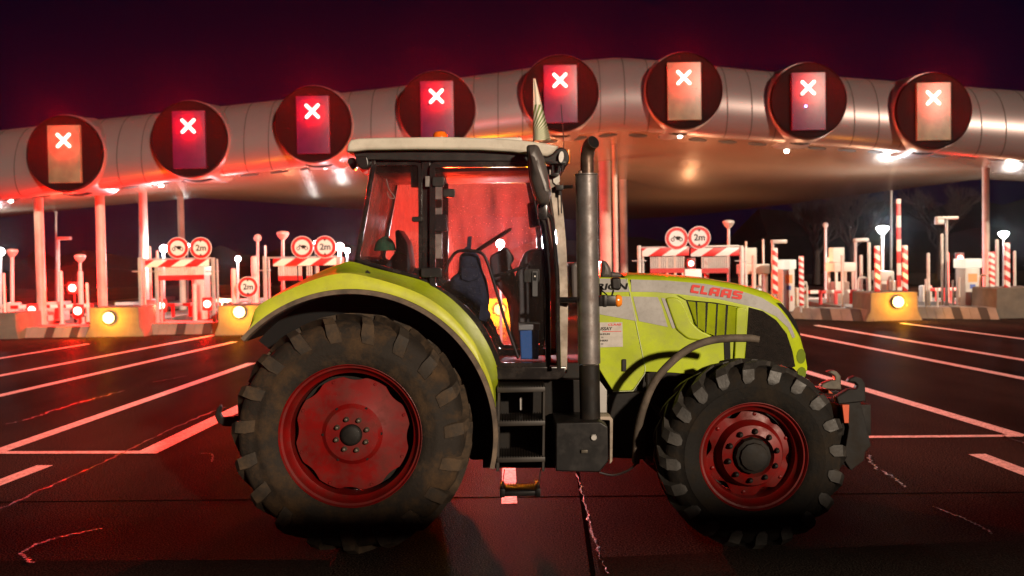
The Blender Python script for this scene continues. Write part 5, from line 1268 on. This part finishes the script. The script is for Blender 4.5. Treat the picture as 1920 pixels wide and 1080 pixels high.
lamp_post(530, 437, 32, 7, 'unlit lamp post with round head in front of the middle gauge', 'mushroom', m=M_STEEL)
lamp_post(1548, 422, 40, 6, 'thin unlit lamp post in the dark gap right of the tractor nose', 'ball', hr=0.12)
lamp_post(1604, 449, 36, 6, 'short lamp post with a sideways head beside the grey booth', 'arm')
lamp_post(109, 446, 36, 7, 'lamp post with a short sideways head between the two left pillars', 'arm')
lamp_post(150, 480, 34, 6, 'thick short post with a white cap between the two left pillars', 'mushroom', hr=0.2)
lamp_post(483, 446, 34, 6, 'orange tinted lamp post left of the middle gauge', 'ball', hr=0.14)
lamp_post(22, 470, 34, 8, 'blurred lamp column at the far left edge', 'mushroom')
lamp_post(1449, 452, 33, 7, 'unlit short lamp post rising beside the striped marker behind the bonnet', 'arm')
lamp_post(105, 399, 50, 4, 'thin violet mast behind the left lamp post', 'ball', hr=0.08)
lamp_post(262, 380, 46, 5, 'thin bright mast left of the third pillar', 'ball', hr=0.1, m=M_WHITE)
lamp_post(1671, 356, 60, 5, 'very tall faint mast behind the lit street lamp', 'ball', hr=0.1)
# bollards / posts
for (px, yt, Y, w_, lab) in ((1630, 454, 34, 6, 'tall white post left of the amber lit block'), (1741, 474, 33, 6, 'white post right of the raised boom'), (1736, 523, 31, 4, 'short pale post beside the white post right of the boom'),
        (1767, 438, 33, 5, 'pale post with a side box left of the tee lamp post'), (1778, 473, 36, 4, 'pale post just behind the tee lamp post'), (1799, 520, 31, 3.5, 'thin rail post left of the white kiosk'),
        (1849, 518, 31, 3.5, 'thin rail post right of the white kiosk'), (1870, 449, 34, 6, 'tall square post between the two right striped markers'), (1903, 470, 34, 5, 'white post right of the rightmost striped marker'),
        (1615, 478, 33, 6, 'pale post behind the lowered arm with red tabs'), (1580, 478, 33, 6, 'pale post in front of the grey booth'), (1553, 482, 38, 5, 'dim post under the thin unlit lamp'),
        (1238, 482, 30.5, 4, 'first thin post under the right gauge'), (1252, 484, 30.5, 4, 'second thin post under the right gauge'), (1267, 480, 30, 5, 'brightest thin post under the right gauge'), (1283, 481, 30.5, 4, 'thin post beside the low kiosk'),
        (1414, 478, 31, 8, 'thick white post in front of the booth right of the gauge'), (1400, 452, 40, 4, 'dim thin post behind the gauge right end'), (1432, 448, 40, 4, 'dim tall post behind the booth'), (1485, 500, 34, 6, 'post right of the kiosk behind the tractor nose'),
        (439, 503, 30.5, 9, 'thick white post left of the single round sign'), (478, 480, 31, 11, 'thick pale post right of the single round sign'), (115, 508, 32, 7, 'white post below the arm lamp between the left pillars'), (152, 508, 32, 9, 'short thick white post at the foot of the capped post'), (164, 530, 33, 5, 'thin post close to the pale pillar'),
        (283, 462, 33, 5, 'slim post left of the left gauge curtain'), (297, 470, 35, 4, 'slim post below the left lit lamp'), (365, 505, 32, 8, 'white post under the left gauge'), (391, 520, 34, 5, 'thin post right of the left gauge'), (8, 512, 31, 5, 'thin post at the far left edge'),
        (1758, 540, 30.6, 4, 'low rail post right of the short pale arm'), (1787, 525, 32, 4, 'low post at the foot of the red signal'), (500, 460, 36, 4, 'dim post above the left leg of the middle gauge')):
    post(px, yt, Y, w_, lab, name='post')
# hoop rails
def hoop(px0, px1, yt, Y, lab):
    a = at(px0, yt, Y); b_ = at(px1, yt, Y); bm = B()
    tube(bm, smoothpath([(a.x, Y, 0.2), (a.x, Y, a.z - 0.12), (a.x + 0.1, Y, a.z), (b_.x - 0.1, Y, a.z), (b_.x, Y, a.z - 0.12), (b_.x, Y, 0.2)], 4), 0.035, 8)
    tag(mk('hoop_rail', bm, M_WHITE, None), lab, 'rail', 'hoop guard rails')
hoop(1665, 1674, 520, 30.8, 'hoop rail between the white kiosk and the raised boom'); hoop(1609, 1626, 521, 31.5, 'hoop rail left of the tall striped marker'); hoop(1838, 1851, 516, 31, 'hoop rail right of the white kiosk'); hoop(1506, 1513, 530, 31.5, 'hoop rail right of the fine striped post')
# horizontal pipe rails at the back
def rail(px0, px1, py, Y, lab, m=M_WHITE):
    a = at(px0, py, Y); b_ = at(px1, py, Y); t = thing('guard_rail', lab, 'guard rail', ((a.x + b_.x) / 2, Y, 0), 'guard rails behind the lanes')
    bm = B(); box(bm, a.x, b_.x, Y, Y + 0.06, a.z - 0.11, a.z + 0.02, 0.01); box(bm, a.x, b_.x, Y, Y + 0.05, a.z - 0.42, a.z - 0.36, 0.008); mk('beam', bm, m, t)
    n = max(2, int((b_.x - a.x) / 0.75))
    for k in range(n + 1):
        xx = a.x + (b_.x - a.x) * k / n; bm = B(); box(bm, xx - 0.03, xx + 0.03, Y + 0.061, Y + 0.12, 0, a.z, 0.005); mk('rail_post', bm, m, t)
rail(0, 168, 573, 37, 'white guard rail in red light between the left pillars'); rail(215, 260, 568, 38, 'white guard rail piece right of the pale pillar'); rail(370, 500, 562, 38, 'white guard rail behind the block beside the fender'); rail(1500, 1640, 560, 40, 'dim guard rail behind the lowered arm with red tabs'); rail(1735, 1870, 561, 38, 'guard rail behind the white kiosk near the right edge'); rail(1190, 1420, 560, 42, 'far guard rail hidden mostly by the tractor bonnet')
# red signals
E_RS = emit('red_signal_glow', (1.0, 0.35, 0.28), 14)
def red_signal(px, py, Y, pw, lab, r=0.09, two=None):
    c = at(px, py, Y); t = thing('signal_light', lab, 'signal light', (c.x, Y, 0), 'red signal lights over the lanes')
    bm = B(); box(bm, c.x - 0.03, c.x + 0.03, Y + 0.14, Y + 0.2, 0.2, c.z + 0.1, 0.005); box(bm, c.x - 0.16, c.x + 0.16, Y + 0.02, Y + 0.135, (two and at(px, two, Y).z or c.z) - 0.2, c.z + 0.2, 0.02); mk('signal_housing', bm, M_BLK, t)
    for yy in ([py] + ([two] if two else [])):
        c = at(px, yy, Y); bm = B(); lathe(bm, [(-0.03, 0), (-0.02, r * 0.7), (0.0, r), (0.019, r)], (c.x, Y, c.z), 'Y', 20); mk('red_lens', bm, E_RS, t)
        lamp('red_light', (c.x, Y - 0.3, c.z), pw, (1.0, 0.006, 0.003), 0.08, t)
red_signal(135, 540, 33, RS_POWER * 1.5, 'bright red signal between the two left pillars', 0.12)
red_signal(59, 581, 31, RS_POWER * 0.9, 'red signal low beside the leftmost pillar', 0.11)
red_signal(145, 583, 31, RS_POWER * 0.9, 'pinkish red signal low left of the pale pillar', 0.12)
red_signal(302, 573, 30.5, RS_POWER * 1.0, 'red signal low under the left gauge', 0.10)
red_signal(388, 570, 31, RS_POWER * 0.9, 'red signal low left of the block beside the fender', 0.11)
red_signal(720, 560, 31, RS_POWER * 4, 'red signal hidden behind the tractor rear fender', 0.11)
red_signal(1040, 575, 34, RS_POWER * 0.5, 'red signal hidden behind the exhaust stack', 0.1)
red_signal(1801, 484, 36, RS_POWER * 0.10, 'double red signal left of the white kiosk near the right edge', 0.10, 516)
red_signal(1296, 494, 34, RS_POWER * 0.10, 'red signal above the low kiosk under the right gauge', 0.09)
# unseen red beacon, added behind the tractor to redden cab glass and road
rb = thing('added_beacon', 'unseen red beacon on a tripod, added behind the cab to redden glass and road', 'beacon', (-0.75, 13.2, 0))
bm = B()
for k in range(3): tube(bm, [(-0.75, 13.2, 1.3), (-0.75 + 0.5 * math.cos(2.1 * k + 0.5), 13.2 + 0.5 * math.sin(2.1 * k + 0.5), 0)], 0.015, 6)
mk('tripod', bm, M_BLK, rb)
bm = B(); lathe(bm, [(1.30, 0.06), (1.33, 0.07), (1.45, 0.065), (1.52, 0.03), (1.52, 0)], (-0.75, 13.2, 0), 'Z', 16); mk('beacon_lens', bm, emit('beacon_red', (1, 0.1, 0.03), 6), rb)
lamp('added_beacon_light', (-0.75, 13.2, 1.72), ADDED_BEACON, (1.0, 0.035, 0.008), 0.08, rb)
# ---- trees and dark verge behind
bm = B(); rr = random.Random(5); n = 90; prev = None
for i in range(n + 1):
    x = -120 + 300 * i / n; h = 2.6 + 1.6 * rr.random() + (3.5 if x > 20 else 0)
    cur = (bm.verts.new((x, 95 + 5 * math.sin(i), 0)), bm.verts.new((x, 95 + 5 * math.sin(i), h * 0.6)), bm.verts.new((x, 98 + 5 * math.sin(i), h)), bm.verts.new((x, 108, 0)))
    if prev:
        for k in range(3): bm.faces.new((prev[k], cur[k], cur[k + 1], prev[k + 1]))
    prev = cur
o = mk('far_wood', bm, mat('night_foliage', (0.003, 0.003, 0.003), 1.0, spec=0.0, var=0.6, vscale=0.8), None); tag(o, 'dark mass of woodland far behind the toll plaza', 'woodland', kind='stuff')
def bare_tree(px, Y, h, seed, lab):
    rr = random.Random(seed); x = at(px, 560, Y).x; t = thing('bare_tree', lab, 'tree', (x, Y, 0), 'bare trees behind the toll plaza')
    bt = B(); tube(bt, [(x, Y, 0), (x + 0.1, Y, h * 0.25), (x, Y, h * 0.45)], 0.2, 8, r_list=[0.28, 0.2, 0.14]); mk('trunk', bt, M_SEATB, t)
    bm = B()
    def br(p, d, l, r, dep):
        q = p + d * l; tube(bm, [p, p.lerp(q, 0.5) + Vector((rr.uniform(-.1, .1), rr.uniform(-.1, .1), 0)) * l, q], r, 4, cap=False, r_list=[r, r * 0.8, r * 0.55])
        if dep == 0: return
        for _ in range(4 if dep > 1 else 5):
            nd = (d + Vector((rr.uniform(-1, 1), rr.uniform(-1, 1), rr.uniform(-0.3, 0.8))) * 0.62).normalized(); br(p.lerp(q, rr.uniform(0.4, 1)), nd, l * rr.uniform(0.55, 0.8), r * 0.55, dep - 1)
    for k in range(6):
        a = k * 1.05 + rr.random(); br(Vector((x, Y, h * rr.uniform(0.25, 0.45))), Vector((math.cos(a) * 0.7, math.sin(a) * 0.7, 0.9)).normalized(), h * 0.24, 0.10, 4)
    mk('branches', bm, M_SEATB, t, smooth=False)
bare_tree(1595, 62, 7.6, 2, 'bare brown tree left of the lit street lamp'); bare_tree(1530, 66, 6.5, 4, 'smaller bare tree behind the thin unlit lamp post')
bare_tree(1760, 70, 8.0, 9, 'bare tree in the dark right of the raised boom')
# ---- unseen beam added behind the viewer to throw a shadow band under the tractor
t = thing('shadow_beam', 'unseen steel beam on posts, added behind the viewpoint to shade the road', 'gantry', (0, -4, 0))
bm = B(); box(bm, -30, 45, -4.1, -3.95, 3.02, 3.46, 0.01); mk('beam', bm, M_STEEL, t)
for xx in (-29, 44): bm = B(); box(bm, xx - 0.1, xx + 0.1, -3.94, -3.75, 0, 3.46, 0.01); mk('post', bm, M_STEEL, t)
# ---- haze box round everything, added to give the lamps their bloom halos
bm = B(); box(bm, -60, 70, -6, 109, -1.0, 13.0); hz = mk('haze', bm, bpy.data.materials.new('night_haze'), None, smooth=False); tag(hz, 'thin night haze added for halos round the lamps', 'haze', kind='stuff')
m = hz.data.materials[0]; m.use_nodes = True; N = m.node_tree.nodes; N.remove(N['Principled BSDF'])
pv = N.new('ShaderNodeVolumePrincipled'); pv.inputs['Color'].default_value = (0.9, 0.9, 0.92, 1); pv.inputs['Density'].default_value = HAZE; pv.inputs['Anisotropy'].default_value = 0.94
m.node_tree.links.new(pv.outputs[0], N['Material Output'].inputs['Volume'])
